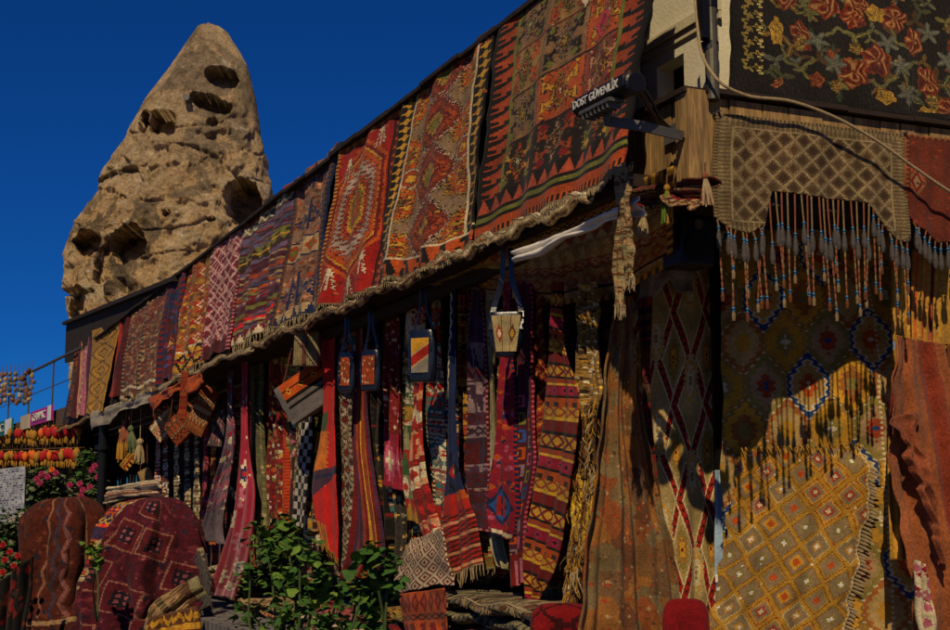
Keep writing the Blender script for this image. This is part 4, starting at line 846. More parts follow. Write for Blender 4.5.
# thin beaded and woven bands at the left
for i, (x, y0, y1, cols, lab) in enumerate(((158, 452, 506, ['white', 'red'], 'white and red woven band, leftmost of the thin bands'), (166, 452, 508, ['red', 'white', 'brown'], 'red band with white flecks beside the leftmost thin band'), (177, 450, 512, ['cream', 'brown'], 'cream and brown knotted band among the thin bands'), (187, 449, 520, ['dbrown', 'tan', 'cream'], 'dark brown and tan twisted band between two cream bands'), (196, 440, 524, ['cream', 'khaki', 'brown'], 'long cream and khaki band starting higher than its neighbours'),
        (205, 452, 540, ['red', 'dred', 'pink'], 'plain red braided band left of an orange and red one'), (213, 460, 545, ['orange', 'red', 'gold'], 'orange and red knotted band, rightmost of the thin bands'))):
    k = K(7, 110, cols[0], i); k.bands([C[c] for c in cols], 3.2, i+9, (None, 'dash', 'dia', 'zig')).done(.25)
    o = cloth('woven_band', [(x-1.5, 395-(x-160)*.2, x+1.5, 395-(x-160)*.2), (x-2.5, y0, x+2.5, y0), (x-2.6, y1, x+2.8, y1)], F(3.66), k, (.015, 1, i, .7), 'wool', edge=.02, thick=.015); tag(o, lab, 'woven band', 'thin woven bands hanging at the left of the shop front')
k = K(26, 150, H('#6b5664'), 4); k.specks([C['rose'], C['lilac'], C['cream'], C['crimson']], 160, 2); k.put(k.v > .82, H('#6e6066')).put((k.v > .6) & (k.v < .8) & (np.sin(k.x*1.3+k.y*.6) > .3), 'rose').done(.16)
strip('mauve grey scarf pulled slanting to the lower left, flared and rose flecked at its end', [(228, 440, 234, 437), (216, 490, 226, 490), (204, 528, 222, 532), (200, 540, 224, 545)], k, 3.5, fold=(.03, 1.5, 0, .6), cat='scarf', name='scarf')
k = K(52, 220, H('#98182e'), 5)
for cy, cx in ((122, 20), (158, 34), (196, 18), (140, 12), (180, 40), (208, 38), (104, 28)):
    r = np.hypot(k.x-cx, (k.y-cy)); th = np.arctan2(k.y-cy, k.x-cx); k.put(r < 9+1.8*np.cos(8*th), 'rose' if cy % 4 else 'cream').put(r < 5.2+np.cos(8*th), 'navy').put(r < 2.2, 'red')
k.specks([C['pink'], C['cream']], 60, 1.3).put(k.v > .96, 'rose').done(.1)
strip('bright crimson scarf with blue centred flowers, trailing to the floor slantwise', [(241, 455, 250, 452), (236, 500, 255, 498), (224, 548, 250, 550), (212, 594, 232, 598)], k, 3.46, fold=(.035, 2, 0, .6), cat='scarf', name='scarf', mat='silk')
k = K(22, 190, H('#77703e'), 6); k.specks([C['olive'], C['khaki'], C['sand']], 160, 1.5); k.put(k.x % 3 < 1, H('#5c5630')).done(.25)
strip('olive green shaggy fringe hanging right of the crimson flowered scarf', [(248, 462, 266, 455), (250, 525, 266, 528)], k, 3.58, fold=(.02, 3, 0, .8), cat='fringe hanging', mat='pile', name='wool_hanging', edge=.014, fr=(.1, 'cord_gold', 26))
k = K(26, 170, 'dred', 7); k.specks([C['orange'], C['cream'], C['gold'], C['red'], C['olive']], 260, 1.7).done(.15)
strip('red ikat cloth with small orange and cream marks left of a white flowered one', [(269, 442, 283, 440), (268, 490, 284, 490), (268, 528, 282, 530)], k, 3.6)
k = K(26, 165, H('#3a1a1c'), 8)
for _ in range(26): 
    cx, cy = k.g.uniform(2, 24), k.g.uniform(80, 160); k.rings(np.abs(k.x-cx)+np.abs(k.y-cy), [(3.6, C[['red', 'cream', 'green', 'rose'][_ % 4]]), (1.4, C['cream'])])
k.done(.15); strip('dark cloth strewn with red, green and white blossoms beside the checked cloth', [(283, 436, 298, 434), (284, 480, 300, 480), (284, 515, 299, 518)], k, 3.64)
k = K(20, 180, H('#b4aa98'), 9); k.put(((k.x/5).astype(int)+(k.y/5.5).astype(int)) % 2 == 0, 'black'); k.put((((k.x/5).astype(int) % 2) != ((k.y/5.5).astype(int) % 2)) & (k.y/5.5 % 2 < 1) & (k.x/5 % 2 < 1), 'grey').done(.08)
strip('black and white checked cloth hanging as a narrow band above the green bush', [(301, 438, 311, 436), (298, 470, 308, 471), (293, 526, 302, 528)], k, 3.5, fold=(.006, 1, 0, .6), edge=.003)
k = K(16, 165, H('#8a7a30'), 10); k.bands([C['olive'], C['gold'], C['dbrown'], C['khaki']], 5, 6).done(.15); strip('thin olive and gold cloth between the checked cloth and a scarlet one', [(310, 440, 319, 438), (308, 500, 318, 500), (309, 530, 317, 532)], k, 3.58)
k = K(40, 230, 'scarlet', 11); k.put((k.u+k.v*2.2) < 1.62, 'scarlet'); a_ = k.v*230
k.put((np.abs(k.x-8) < 16) & (k.y < 122-(k.x-10)*.9) & (k.y > 104-(k.x)*.2) & (k.x < 24), 'green').put((k.y > 118) & (k.y < 168) & (k.x < 22+((k.y*.9) % 4)) , H('#ea7c14')).put((k.y > 156-k.x*.2) & (k.y < 186-k.x*.8), 'purple').put((k.y > 162-k.x*.25) & (k.y < 165-k.x*.25), 'navy').put((k.y > 205) & (k.x < 22) & (k.x % 5 < 3), 'gold').done(.09)
strip('scarlet and orange applique cloth with green and purple pieces, brightest in the row', [(318, 440, 337, 437), (312, 488, 336, 486), (322, 540, 338, 560)], k, 3.45, fold=(.012, 1, 0, .6), fr=(.06, 'cord_gold', 16))
k = K(28, 240, H('#45342e'), 12); k.lattice(10, 14, [[(.6, 'dbrown')], [(.5, 'dred')], [(.5, 'khaki')]], H('#a08c74'), .2, q=1).specks([C['cream'], C['rust']], 60, 1).done(.2)
strip('charcoal brown rug with a fine pale net, right of the scarlet applique', [(335, 440, 350, 437), (334, 490, 352, 490), (332, 535, 350, 548), (336, 575, 344, 580)], k, 3.53)
k = K(30, 250, 'dred', 13); k.put((k.x*.35).astype(int) % 3 == 1, 'purple').put((k.x*.35).astype(int) % 3 == 2, 'rust').put(k.x % 9 < 1.2, 'gold').done(.14)
strip('rug of thin red, purple and rust lengthwise stripes flaring at its hem', [(354, 440, 368, 437), (356, 490, 375, 490), (350, 560, 380, 558), (344, 578, 372, 580)], k, 3.5, fold=(.03, 2, 0, .5))
k = K(18, 200, 'red', 14); k.bands([C['red'], C['teal'], C['cream'], C['orange']], 9, 4).done(.12); strip('red, teal and cream banded cloth partly behind the lengthwise striped rug', [(349, 492, 356, 490), (345, 540, 358, 540), (340, 590, 355, 590)], k, 3.57)
k = K(22, 240, 'black', 15); k.specks([C['dbrown'], C['dred']], 90, 2).done(.2); strip('plain near black wool cloth hanging between two red ones', [(370, 440, 384, 436), (372, 500, 388, 500), (374, 540, 392, 540)], k, 3.58, fold=(.03, 2, 0, .5))
k = K(24, 150, 'dred', 16); k.specks([C['rose'], C['cream'], C['crimson']], 240, 1.4).band(110, 150, 'crimson', 'dia', 'pink', 'cream', per=8).done(.13)
strip('dark red sprigged cloth ending in a hot pink diamond hem above a flecked fleece', [(385, 436, 401, 433), (386, 470, 404, 472), (388, 486, 406, 492)], k, 3.55)
k = K(32, 200, H('#2e261c'), 17); k.specks([C['gold'], C['yellow'], C['khaki']], 420, 1.3, None); k.put((k.v < .55), 'dbrown').done(.3, .3)
strip('shaggy black fleece thickly flecked with yellow below the pink hem', [(379, 492, 404, 490), (380, 530, 408, 530), (384, 566, 406, 572)], k, 3.6, mat='pile', edge=.02, fold=(.03, 2.5, 0, .6))
k = K(26, 190, 'olive', 18); k.bands([C['green'], C['cream'], C['mustard'], C['red'], C['khaki']], 13, 9, ('tri', 'hook', 'dia', 'x')).done(.14)
strip('green, mustard and cream kilim strip with large hooked motifs', [(404, 434, 424, 430), (404, 480, 424, 480), (408, 520, 428, 526)], k, 3.54, fold=(.015, 1.4, 0, .6))
k = K(26, 240, 'rust', 19); k.bands([C['red'], C['cream'], C['dred'], C['peach']], 14, 15, ('tri', 'hook', 'dia', 'zig')).done(.14)
strip('red and cream kilim strip of big triangles crossing to the lower right', [(410, 480, 426, 470), (418, 520, 436, 512), (432, 560, 448, 552)], k, 3.50, fold=(.015, 1.4, 0, .6))
k = K(22, 230, 'taupe', 20); k.bands([C['cream'], C['red'], C['taupe'], C['teal']], 8, 22, ('x', 'dia', 'dash', 'zig')).border(2.5, 'cream', 'black', 'dash', 4, sides='l').done(.14)
strip('grey green strip with red crosses and a cream cord down its left edge', [(427, 432, 443, 428), (432, 490, 448, 490), (430, 545, 448, 552)], k, 3.56, fold=(.015, 1.4, 0, .6), fr=(.08, 'tuft_grey', 20))
k = K(32, 290, 'navy', 21); k.put(k.v < .52, 'navy').put((k.v < .52) & (np.abs(k.x-5-2*np.sin(k.y*.5)) < 2), 'cream'); k.dia(18, 190, 14, 26, [(1, 'black'), (.85, 'navy'), (.5, 'red'), (.3, 'cream')]); k.put((k.y > 212), 'red').put((k.y > 212) & (k.y < 222) & (k.x > 16), 'orange')
k.put((k.y > 232) & ((k.y*.42+k.x*.12) % 2 < 1), 'maroon').put((k.y > 232) & ((k.y*.2) % 3 < .6), 'peach').done(.12)
strip('navy rug with a small medallion over red cross stripes and a long white fringe', [(447, 430, 458, 427), (446, 480, 462, 478), (446, 530, 472, 520), (447, 578, 478, 563)], k, 3.44, fold=(.015, 1.3, 0, .5), fr=(.09, 'cord_cream', 24))
k = K(20, 150, 'orange', 22); k.bands([C['rust'], C['black'], C['mustard'], C['dred']], 9, 5).done(.15); strip('short rust orange and black cloth between the navy rug and a purple one', [(459, 425, 470, 422), (460, 450, 472, 450), (462, 472, 474, 474)], k, 3.58)
k = K(28, 240, 'purple', 23); k.bands([H('#4a2c40'), C['maroon'], C['lilac'], H('#3a2432')], 17, 3, ('dia', 'hook', 'x')).border(2.2, 'maroon', 'rose', 'dash', 5).done(.13)
strip('dusky purple rug with open lilac figures left of a cream one', [(469, 424, 485, 420), (468, 480, 486, 480), (476, 530, 490, 532)], k, 3.52, fold=(.02, 1.5, 0, .5))
k = K(24, 280, 'cream', 24); k.bands([H('#a89a72'), C['khaki'], H('#b8aa88')], 12, 3, (None, 'hook', 'zig', 'dash')).put(k.u > .7, 'khaki').done(.13)
strip('long cream and khaki rug beside the dark red one with a blue medallion', [(486, 418, 497, 414), (487, 490, 502, 490), (492, 540, 504, 544), (500, 566, 508, 570)], k, 3.56, fold=(.02, 1.5, 0, .5))
k = K(30, 250, 'crimson', 25); k.specks([C['pink'], C['navy'], C['orange'], C['red']], 160, 2.2); k.dia(14, 215, 13, 26, [(1, 'navy'), (.8, 'blue'), (.55, 'navy')]); k.put((np.abs(k.x-14) < 6) & (np.abs(k.y-215) < 10) & ((np.abs(k.x-14) > 2.5) | (np.abs(k.y-215) < 2)), 'red').put((k.v > .97), 'cream').border(2, 'navy', 'red', 'dash', 5).done(.12)
strip('crimson rug ending in a blue medallion with a red figure, cream pointed tip', [(498, 412, 516, 408), (494, 470, 516, 468), (491, 512, 514, 524), (498, 534, 508, 540)], k, 3.46, fold=(.02, 1.3, 0, .5))
k = K(34, 300, H('#4a1c28'), 26)
for j in range(11): 
    for q, cx in enumerate((9, 24)):
        cy = 118+j*17+q*7; col_ = ['pink', 'olive', 'blue', 'orange', 'lilac'][(j+q*2) % 5]; m = (np.abs(k.x-cx) < 6) & (np.abs(k.y-cy) < 6); k.put(m, col_); k.put((np.abs(k.x-cx) < 4) & (np.abs(k.y-cy) < 4), H('#4a1c28')); k.put((np.abs(k.x-cx) < 1.6) & (np.abs(k.y-cy) < 1.6), 'gold')
k.border(2.4, 'dred', 'pink', 'dash', 5).put((k.v > .9), 'dred').put((k.v > .92) & (k.x % 6 < 3), 'rose').done(.13)
strip('maroon rug with rows of little pink, olive and blue open squares', [(516, 404, 534, 400), (514, 470, 534, 468), (506, 530, 528, 528), (508, 588, 530, 582)], k, 3.49, fold=(.02, 1.3, 0, .5))
k = K(22, 270, 'rust', 27); z = (k.y+k.x*1.4) % 16; k.put(z < 4, 'dred').put((z > 6) & (z < 8), 'black').put((z > 11) & (z < 12.5), 'gold').done(.13)
strip('narrow rust rug with slanting dark stripes squeezed left of the yellow kilim', [(533, 398, 545, 394), (530, 460, 544, 458), (527, 540, 538, 540)], k, 3.55)
k = K(66, 400, 'gold', 28); y = 0; g = random.Random(6)
for j, (h, bgc, kd_, fg, f2) in enumerate([(10, 'dred', None, None, None), (4, 'black', None, None, None), (14, 'gold', 'x', 'dred', None), (3, 'black', None, None, None), (6, 'rust', None, None, None), (3, 'yellow', None, None, None), (13, 'crimson', 'dia', 'magenta', 'black'), (3, 'black', None, None, None), (5, 'orange', None, None, None), (6, 'dbrown', 'dash', 'orange', None), (12, 'gold', 'x', 'rust', None), (4, 'yellow', None, None, None), (3, 'dred', None, None, None)]*5):
    if y > 400: break
    yy = k.y+k.x*.0; k.band(y, y+h, bgc, kd_, fg, f2, per=16); y += h
k.done(.1)
strip('bold yellow, red and black banded kilim slanting, widest in the row', [(546, 352, 566, 345), (538, 410, 584, 404), (532, 500, 572, 498), (526, 560, 556, 566), (529, 606, 536, 608)], k, 3.42, fold=(.02, 1.2, 0, .4), edge=.004)
k = K(34, 300, H('#8a6830'), 29); k.specks([C['sand'], C['gold'], C['dbrown'], C['cream']], 600, 1.6); k.put((k.v > .42) & (k.v < .58), H('#4a3418')).put((k.v > .6) & (k.v < .8) & (k.x % 4 < 2), 'yellow').done(.35, .3)
o = strip('shaggy bundle of gold and brown tassels beside the big brown drape', [(577, 384, 602, 378), (574, 440, 600, 440), (574, 500, 598, 500), (570, 560, 590, 560), (565, 600, 582, 602)], k, 3.47, mat='pile', fold=(.03, 3, 0, .7), edge=.02, cat='tassel bundle', name='tassel_bundle')
P = o_last[0]; mb = MB()
for _ in range(420):
    j = random.randint(int(P.shape[0]*.36), P.shape[0]-2); i = random.randint(0, P.shape[1]-1); p = P[j, i]-MF*.012; l = random.uniform(.05, .11); e_ = UL*random.gauss(0, .018)
    mb.tube([p, p-MF*.018-UZ*l*.5+e_, p-MF*.008-UZ*l+e_*2], [.005, .004, .0015], 4, random.choice([0, 0, 1, 2, 3]), cap=False)
mb.build('yarn', ['cord_gold', 'cord_brown', 'cord_cream', 'tuft_brown'], o)
# big brown overdyed patchwork drape
k = K(130, 330, H('#80582f'), 30)
pts_ = k.g.uniform(0, 1, (150, 2))*[130, 330]; dd = np.full(k.x.shape, 1e9); ii = np.zeros(k.x.shape, int)
for q, (a, b) in enumerate(pts_): 
    d = np.abs(k.x-a)*1.0+np.abs(k.y-b)*.6; m = d < dd; dd = np.where(m, d, dd); ii = np.where(m, q, ii)
pc = [H('#7c5630'), H('#8a5a2a'), H('#6e5034'), H('#94602c'), H('#75603c'), H('#8a4c26'), H('#7a6644'), H('#6a4228')]
for q in range(8): k.put(ii % 8 == q, pc[q])
k.specks([C['rust'], C['brown'], C['tan']], 500, 1.6).done(.14, .2)
o = cloth('patchwork_drape', [(612, 298, 634, 295), (607, 345, 638, 342), (603, 378, 641, 384), (597, 440, 650, 440), (587, 530, 668, 530), (573, 640, 690, 640)], RP(.88), k, (.055, 2.6, .6, .3), 'wool', wav=.03, edge=.006); tag(o, 'big faded brown patchwork drape gathered at the top and fanning out below', 'drape')
k = K(30, 330, H('#2a1a14'), 3); k.bands([C['dbrown'], C['black'], C['dred'], C['brown']], 14, 5).done(.2)
o = cloth('wool_drape', [(636, 300, 652, 296), (640, 430, 654, 430), (660, 640, 684, 640)], RP(1.0), k, (.05, 1.6, 0, .5), 'wool', wav=.03); tag(o, 'near black drape between the brown patchwork drape and the red zigzag kilim', 'drape')

# ------------------------------------------------------------ bags
def panelK(seed, pal, nu=26, nv=26, sc=6): return K(nu, nv, pal[0], seed).bands([cc(c) for c in pal], sc, seed, ('dia', 'tri', None, 'x', 'hook')).done(.12)
def shoulder_bag(label, cx, yb0, yb1, w_px, ytop, s, kk, body='blue_leather', taper=1.0, turn=0., tilt=0, strap_w=.02, straps=2, group='shoulder bags hung on long straps from the parapet', pk=(.8, .8)):
    p = F(s); c = p(cx, (yb0+yb1)/2); hgt = abs(p(cx, yb0)[2]-p(cx, yb1)[2]); dist = c[1]; wid = w_px/FPX*dist
    top = p(cx, ytop); root = thing('shoulder_bag', label, 'bag', c-UZ*hgt/2, group)
    # local axes: width mostly across the view
    ax = np.array([math.cos(turn), math.sin(turn), 0]); nn = np.array([math.sin(turn), -math.cos(turn), 0]); up = UZ*math.cos(tilt)+ax*math.sin(tilt); ax2 = ax*math.cos(tilt)-UZ*math.sin(tilt)
    V = []; nu, nv = 28, 18
    def bp(u, v, out=0):                                    # superellipse body, taper to the foot
        a = 2*math.pi*u; e = .7; sg = lambda q: math.copysign(abs(q)**e, q)
        tw = (1-(1-taper)*(1-v)); rim = 1-.16*abs(2*v-1)**3+.03*math.sin(5*a+7*v)
        return c+ax2*(wid/2+out)*tw*rim*sg(math.cos(a))-nn*(-1)*(wid*.22+out)*rim*(.75+.25*(1-v))*sg(math.sin(a))*-1+up*hgt*(v-.5)
    for j in range(nv+1):
        for i in range(nu): V.append(bp(i/nu, j/nv))
    Fc = [(j*nu+i, j*nu+(i+1) % nu, (j+1)*nu+(i+1) % nu, (j+1)*nu+i) for j in range(nv) for i in range(nu)]+[tuple(range(nu))[::-1], tuple(nv*nu+i for i in range(nu))]
    b = mk('bag_body', V, Fc, body, root, smooth=True); bv = b.modifiers.new('bevel', 'BEVEL'); bv.width = .006; bv.segments = 2
    V = []; nu2, nv2 = kk.nu, kk.nv
    for j in range(nv2+1):
        for i in range(nu2+1):
            q = (i/nu2-.5)*pk[0]*taper**.5; r = .5-pk[1]/2+pk[1]*(1-j/nv2)
            V.append(c+ax2*wid*q*(1-(1-taper)*(1-r))+nn*(wid*.22*(1-.9*abs(q)**3)+.006)+up*hgt*(r-.5))
    mk('woven_panel', V, grid_faces(nu2, nv2), 'wool', root, kk.a.reshape(-1, 3), True)
    for sgn in ((-1, 1) if straps == 2 else (0,)):
        a = c+up*hgt*.48+ax2*wid*.36*sgn+nn*.01*sgn; m_ = top+ax2*.02*sgn
        b_ = c+up*hgt*.1+ax2*wid*.36*sgn+nn*wid*.2
        mb = MB(); pts = list(crom([m_, m_+(a-m_)*.5-ax2*sgn*.02, a, b_], np.linspace(0, 1, 14)))
        for i in range(13):
            d = pts[i+1]-pts[i]; l = np.linalg.norm(d); d /= l; n2 = np.cross(d, ax2); n2 /= np.linalg.norm(n2); x2 = np.cross(n2, d); mb.cbox((pts[i]+pts[i+1])/2, d*(l*1.04), x2*strap_w, n2*.005)
        mb.build('strap', body, root)
    return root
kk = K(26, 30, 'rust', 1); kk.put(kk.u < .2, 'black').specks([C['cream'], C['orange'], C['brown']], 60, 1.5).done(.1)
shoulder_bag('small blue leather bag with a rust woven front, leftmost of the blue leather bags', 347, 352, 392, 21, 308, 3.28, kk, turn=-.5, pk=(.62, .7))
kk = K(26, 30, 'rust', 2); kk.specks([C['cream'], C['orange'], C['brown']], 50, 1.3).done(.1)
shoulder_bag('small blue leather bag with a rust front, right one of the two similar bags', 371, 350, 391, 23, 304, 3.28, kk, turn=-.45, pk=(.62, .7))
kk = K(30, 36, 'gold', 3); vv = kk.v+.35*(kk.u-.5); kk.put(vv > .33, 'red').put(vv > .66, 'grey').put((np.abs(vv-.33) < .03) | (np.abs(vv-.68) < .03), 'sand').done(.08)
shoulder_bag('blue leather bag with a gold, red and grey banded front hanging on thin straps', 423, 330, 382, 32, 288, 3.25, kk, turn=-.4, strap_w=.012, pk=(.66, .66), taper=.9)
kk = K(36, 36, H('#a89468'), 4); kk.put((kk.x % 12 < 1.5), 'brown').dia(9, 18, 5, 9, [(1, 'rust'), (.5, 'cream')]).dia(27, 18, 5, 9, [(1, 'brown'), (.5, 'gold')]).done(.1)
shoulder_bag('bucket shaped tote with beige woven sides and dark leather straps near the corner', 507, 312, 357, 41, 248, 3.22, kk, turn=-.15, taper=.62, strap_w=.03, pk=(.98, .8))
def soft_bag(label, cx, cy, w_px, h_px, tilt, s, kk, body, turn=-.4, name='woven_bag', thickf=.2, pk=(.95, .95), flap=False):
    p = F(s); c = p(cx, cy); dist = c[1]; wid = w_px/FPX*dist; hgt = h_px/FPX*dist; root = thing(name, label, 'bag', c-UZ*hgt/2, 'soft bags hung under the parapet')
    ax = np.array([math.cos(turn), math.sin(turn), 0]); nn = np.array([math.sin(turn), -math.cos(turn), 0]); up = UZ*math.cos(tilt)+ax*math.sin(tilt); ax2 = ax*math.cos(tilt)-UZ*math.sin(tilt)
    mb = MB(); mb.blob(c, wid/2, wid*thickf/2, hgt/2, 28, 16, 0, None, [ax2, nn, up], .42, .06); mb.build('bag_body', body, root, True)
    V = []
    for j in range(kk.nv+1):
        for i in range(kk.nu+1):
            q = (i/kk.nu-.5)*pk[0]; r = (.5-j/kk.nv)*pk[1]; bul = (1-abs(2*q)**4)*(1-abs(2*r)**4)
            V.append(c+ax2*wid*q+up*hgt*r+nn*(wid*thickf/2*(.62+.48*bul)+.006))
    mk('woven_panel', V, grid_faces(kk.nu, kk.nv), 'wool', root, kk.a.reshape(-1, 3), True)
    mb = MB(); t_ = c+up*hgt*.5; hk = t_*np.array([1, 1, 0])+UZ*3.04; mb.tube(list(crom([t_-ax2*wid*.3, hk, t_+ax2*wid*.3], np.linspace(0, 1, 9))), .007, 6); mb.build('strap', 'brown_leather', root)
    if flap:
        mb = MB(); mb.cbox(c+nn*(wid*thickf*.5+.012)+up*hgt*.05, ax2*.035, nn*.01, up*hgt*.95); mb.cbox(c+nn*(wid*thickf*.5+.02)+up*hgt*.1, ax2*.05, nn*.008, up*.03); mb.build('buckle_strap', 'brown_leather', root)
    return root
kk = K(30, 34, H('#94825c'), 5); kk.put(kk.x % 3 < 1, H('#7c6c4a')).done(.15); soft_bag('plain beige jute knapsack with a leather buckle strap', 308, 349, 29, 36, 0.05, 3.24, kk, 'jute', flap=True, thickf=.4)
kk = K(70, 60, 'dgrey', 6); kk.put((kk.v < .42), 'orange').put((kk.v > .42) & (kk.v < .5), 'black').put((kk.v > .5) & (kk.v < .6), H('#6a625c')).put((kk.v > .6) & (kk.v < .66), 'black').put((kk.v > .66), H('#6e6864')).put((kk.v > .2) & (kk.v < .24), 'black'); kk.put(kk.u < .12, H('#6e6864'))
for q in range(3): kk.dia(18+q*20, 16, 4, 5, [(1, 'gold'), (.5, 'dred')])
kk.done(.1); soft_bag('grey felt bag with orange kilim stripes hung tilted under the jute knapsack', 307, 393, 58, 44, -.55, 3.3, kk, 'grey_felt', turn=-.3, thickf=.25)
kk = K(40, 30, 'tan', 7); kk.bands([C['tan'], C['brown'], C['orange'], C['cream']], 7, 3, (None, 'x', 'dia')).done(.15); soft_bag('tan and brown carpet bag hung slanting at the left of the leather bags', 166, 424, 34, 22, -.75, 3.3, kk, 'tan_leather')
kk = K(40, 40, 'tan', 8); kk.bands([C['rust'], C['brown'], C['tan'], C['black']], 9, 8, ('hook', 'dia', 'x')).done(.15); soft_bag('orange and tan embroidered bag tilted below a carpet bag', 184, 424, 40, 28, -.7, 3.2, kk, 'brown_leather')
kk = K(40, 40, H('#a85c2a'), 9); kk.bands([H('#8a5028'), H('#7a3c1c'), C['tan']], 12, 10, (None, 'zig', None, 'dia')).done(.15); soft_bag('large orange leather bag with pale stitched line standing on its corner', 203, 411, 24, 50, .45, 3.24, kk, 'orange_leather')
kk = K(30, 30, H('#5c4c48'), 10); kk.specks([C['rose'], C['cream']], 30, 1.4).done(.1); soft_bag('round grey felt pouch with small pink flecks right of the orange bag', 217, 428, 18, 38, .1, 3.4, kk, 'grey_felt')
kk = K(20, 50, 'rust', 11); kk.bands([C['rust'], H('#8a4420'), C['dred']], 8, 3, (None, 'x')).done(.15); soft_bag('long narrow orange pouch hanging upright in front of two leather bags', 184, 395, 9, 50, .05, 3.05, kk, 'orange_leather')
kk = K(26, 16, 'orange', 12); kk.bands([C['orange'], C['black'], C['gold']], 5, 3).done(.15); soft_bag('little orange and black banded purse hung low behind the pole at the left', 130, 461, 22, 12, -.8, 3.3, kk, 'black_felt')
kk = K(26, 26, H('#9a7c50'), 13); kk.done(.15); soft_bag('small square tan purse hung beside the thin woven bands', 146, 476, 15, 15, -.4, 3.4, kk, 'tan_leather')
# tassel cluster, hats and trinkets by the dark post
for i, (x, y, h, m1, lab) in enumerate(((122, 446, 30, 1, 'yellow wool tassel hung left of the leather bags'), (131, 440, 22, 0, 'green and yellow wool tassel, right of a yellow one'), (126, 432, 20, 3, 'rust wool tassel hung above a yellow one'), (140, 452, 20, 2, 'small cream wool tassel right of the yellow and green ones'))):
    p = F(3.25); a = p(x, y-h/2); b = p(x, y+h/2); mb = MB(); l = a[2]-b[2]
    hk = a*np.array([1, 1, 0])+UZ*3.05; mb.tube([hk, a], .006, 4, 2); mb.blob(a, .05, .05, .05, 8, 6, m1)
    for q in range(16):
        e_ = np.array([random.gauss(0, .03), random.gauss(0, .03), 0]); mb.tube([a, (a+b)/2+e_, b+e_*1.5+UZ*random.uniform(-.04, .04)], [.018, .02, .008], 5, m1, cap=False)
    tag(mb.build('wool_tassel', ['leaf_grey', 'cord_gold', 'cord_cream', 'cord_rust']), lab, 'tassel')
mb = MB(); a = F(3.2)(104, 430); mb.tube([np.array([a[0], a[1], FL]), np.array([a[0], a[1], 3.0])], .07, 12); mb.tube([np.array([a[0], a[1], 2.55]), np.array([a[0], a[1], 2.62])], .12, 12); tag(mb.build('support_post', 'black_plastic'), 'thick dark support post between the flower stall and the bag display', 'post')
kk = K(90, 30, 'dbrown', 14); kk.bands([C['dbrown'], C['grey'], C['cream'], C['brown'], C['rust']], 4, 5, (None,)).done(.2)
o = cloth('striped_blanket', [(106, 488, 160, 480), (106, 504, 162, 496)], F(3.1), kk, (.03, 3, 0, .8), 'wool', sagb=.05, thick=.04, wav=.04); tag(o, 'brown and grey striped blanket lying folded behind the second draped rug', 'blanket')
for i in range(12):
    x = 118+i*3.1; p = F(3.6)(x, 476); q = F(3.6)(x, 496); mb = MB(); r_ = .016
    mb.tube([p, p+(q-p)*.25, q], [r_*.5, r_, r_], 7, 0); mb.tube([p+UZ*.03, p], [r_*.5, r_*.5], 6, 1)
    tag(mb.build('glass_bottle', ['window_glass' if i % 3 else 'bead_blue', 'grey_metal']), 'small dark bottle in the row behind the draped rugs', 'bottle', 'row of small bottles behind the draped rugs')

# ------------------------------------------------------------ draped domes at the lower left
def dome(label, rows, dist, kk, name='draped_rug', mat='wool', depth=.7, seed=0, foldn=9, off=0., fol=.05):
    """closed drape over a heap: rows (x_left,y_left,x_right,y_right) from top down, front and back built"""
    p = D(dist); nu, nv = kk.nu, kk.nv; vs = np.linspace(0, 1, nv+1)
    L = crom([p(r[0], r[1]) for r in rows], vs); Rr = crom([p(r[2], r[3]) for r in rows], vs); V = np.zeros((nv+1, nu+1, 3)); g = np.random.default_rng(seed); ph = g.uniform(0, 6, 4)
    for j, v in enumerate(vs):
        c = (L[j]+Rr[j])/2; ax = (Rr[j]-L[j])/2; w = np.linalg.norm(ax)
        a = np.linspace(-math.pi, math.pi, nu+1); f = 1+fol*min(1, v*1.4+.45)*((1-2*np.abs(np.sin(a*foldn*.5+ph[0]+1.4*v+.4*np.sin(v*5)))**.7)*.9+np.sin(a*foldn*1.8+ph[1]+3*v)*.35)
        V[j, :, :] = c+np.outer(np.sin(a)*f, ax)+np.outer(-np.cos(a)*f*(1+.1*np.sin(v*7+a)), [0, w*depth, 0])
        V[j, :, 2] += .02*np.sin(a*5+ph[2])*v; V[j, :, 0] += .03*np.sin(v*9+a*2+ph[3])*v
        for i_ in range(nu+1):
            q_ = Vector(((V[j, i_]-c)*1.7+np.array([seed, 0, V[j, i_, 2]])).tolist()); dd_ = (V[j, i_]-c); V[j, i_] += dd_*(.16*mn.noise(q_)-.16*max(0, .75-abs(mn.noise(q_*1.4+Vector((5, 0, 0))))*5)*min(1, v*2))
    o = mk(name, V.reshape(-1, 3), grid_faces(nu, nv)[:, ::-1], mat, None, kk.a.reshape(-1, 3), True); o_last[0] = V; tag(o, label, 'rug'); s = o.modifiers.new('thickness', 'SOLIDIFY'); s.thickness = .015
    return o
k = K(280, 190, H('#4e2014'), 81); X = (k.x-140)/70*48; y = k.y
k.specks([H('#5c2418'), H('#3a1a12'), H('#2c2430'), H('#6a3420')], 1500, 2.0)
for q, c_ in ((-7, H('#8a5c44')), (2, H('#3c3444')), (9, H('#7a4a44'))): k.put((np.abs(X-q+4-4*np.abs(((y+q)/22) % 1-.5)*2) < 1.3) & (y < 125), c_)
for q, c_ in ((-30, H('#a07850')), (26, H('#8a6244'))): k.put((np.abs(X-q+y*.03) < .9) & (y < 132), c_)
k.band(128, 132, H('#a07e58'), wav=3).band(136, 152, H('#3c1c14'), 'dia', 'rust', 'cream', per=14, wav=3).band(152, 155, H('#a07e58'), wav=3).band(160, 176, H('#5a3020'), 'dia', 'red', 'tan', per=22, wav=3).band(158, 160, 'tan', wav=3).band(176, 179, 'tan', wav=3); k.done(.2)
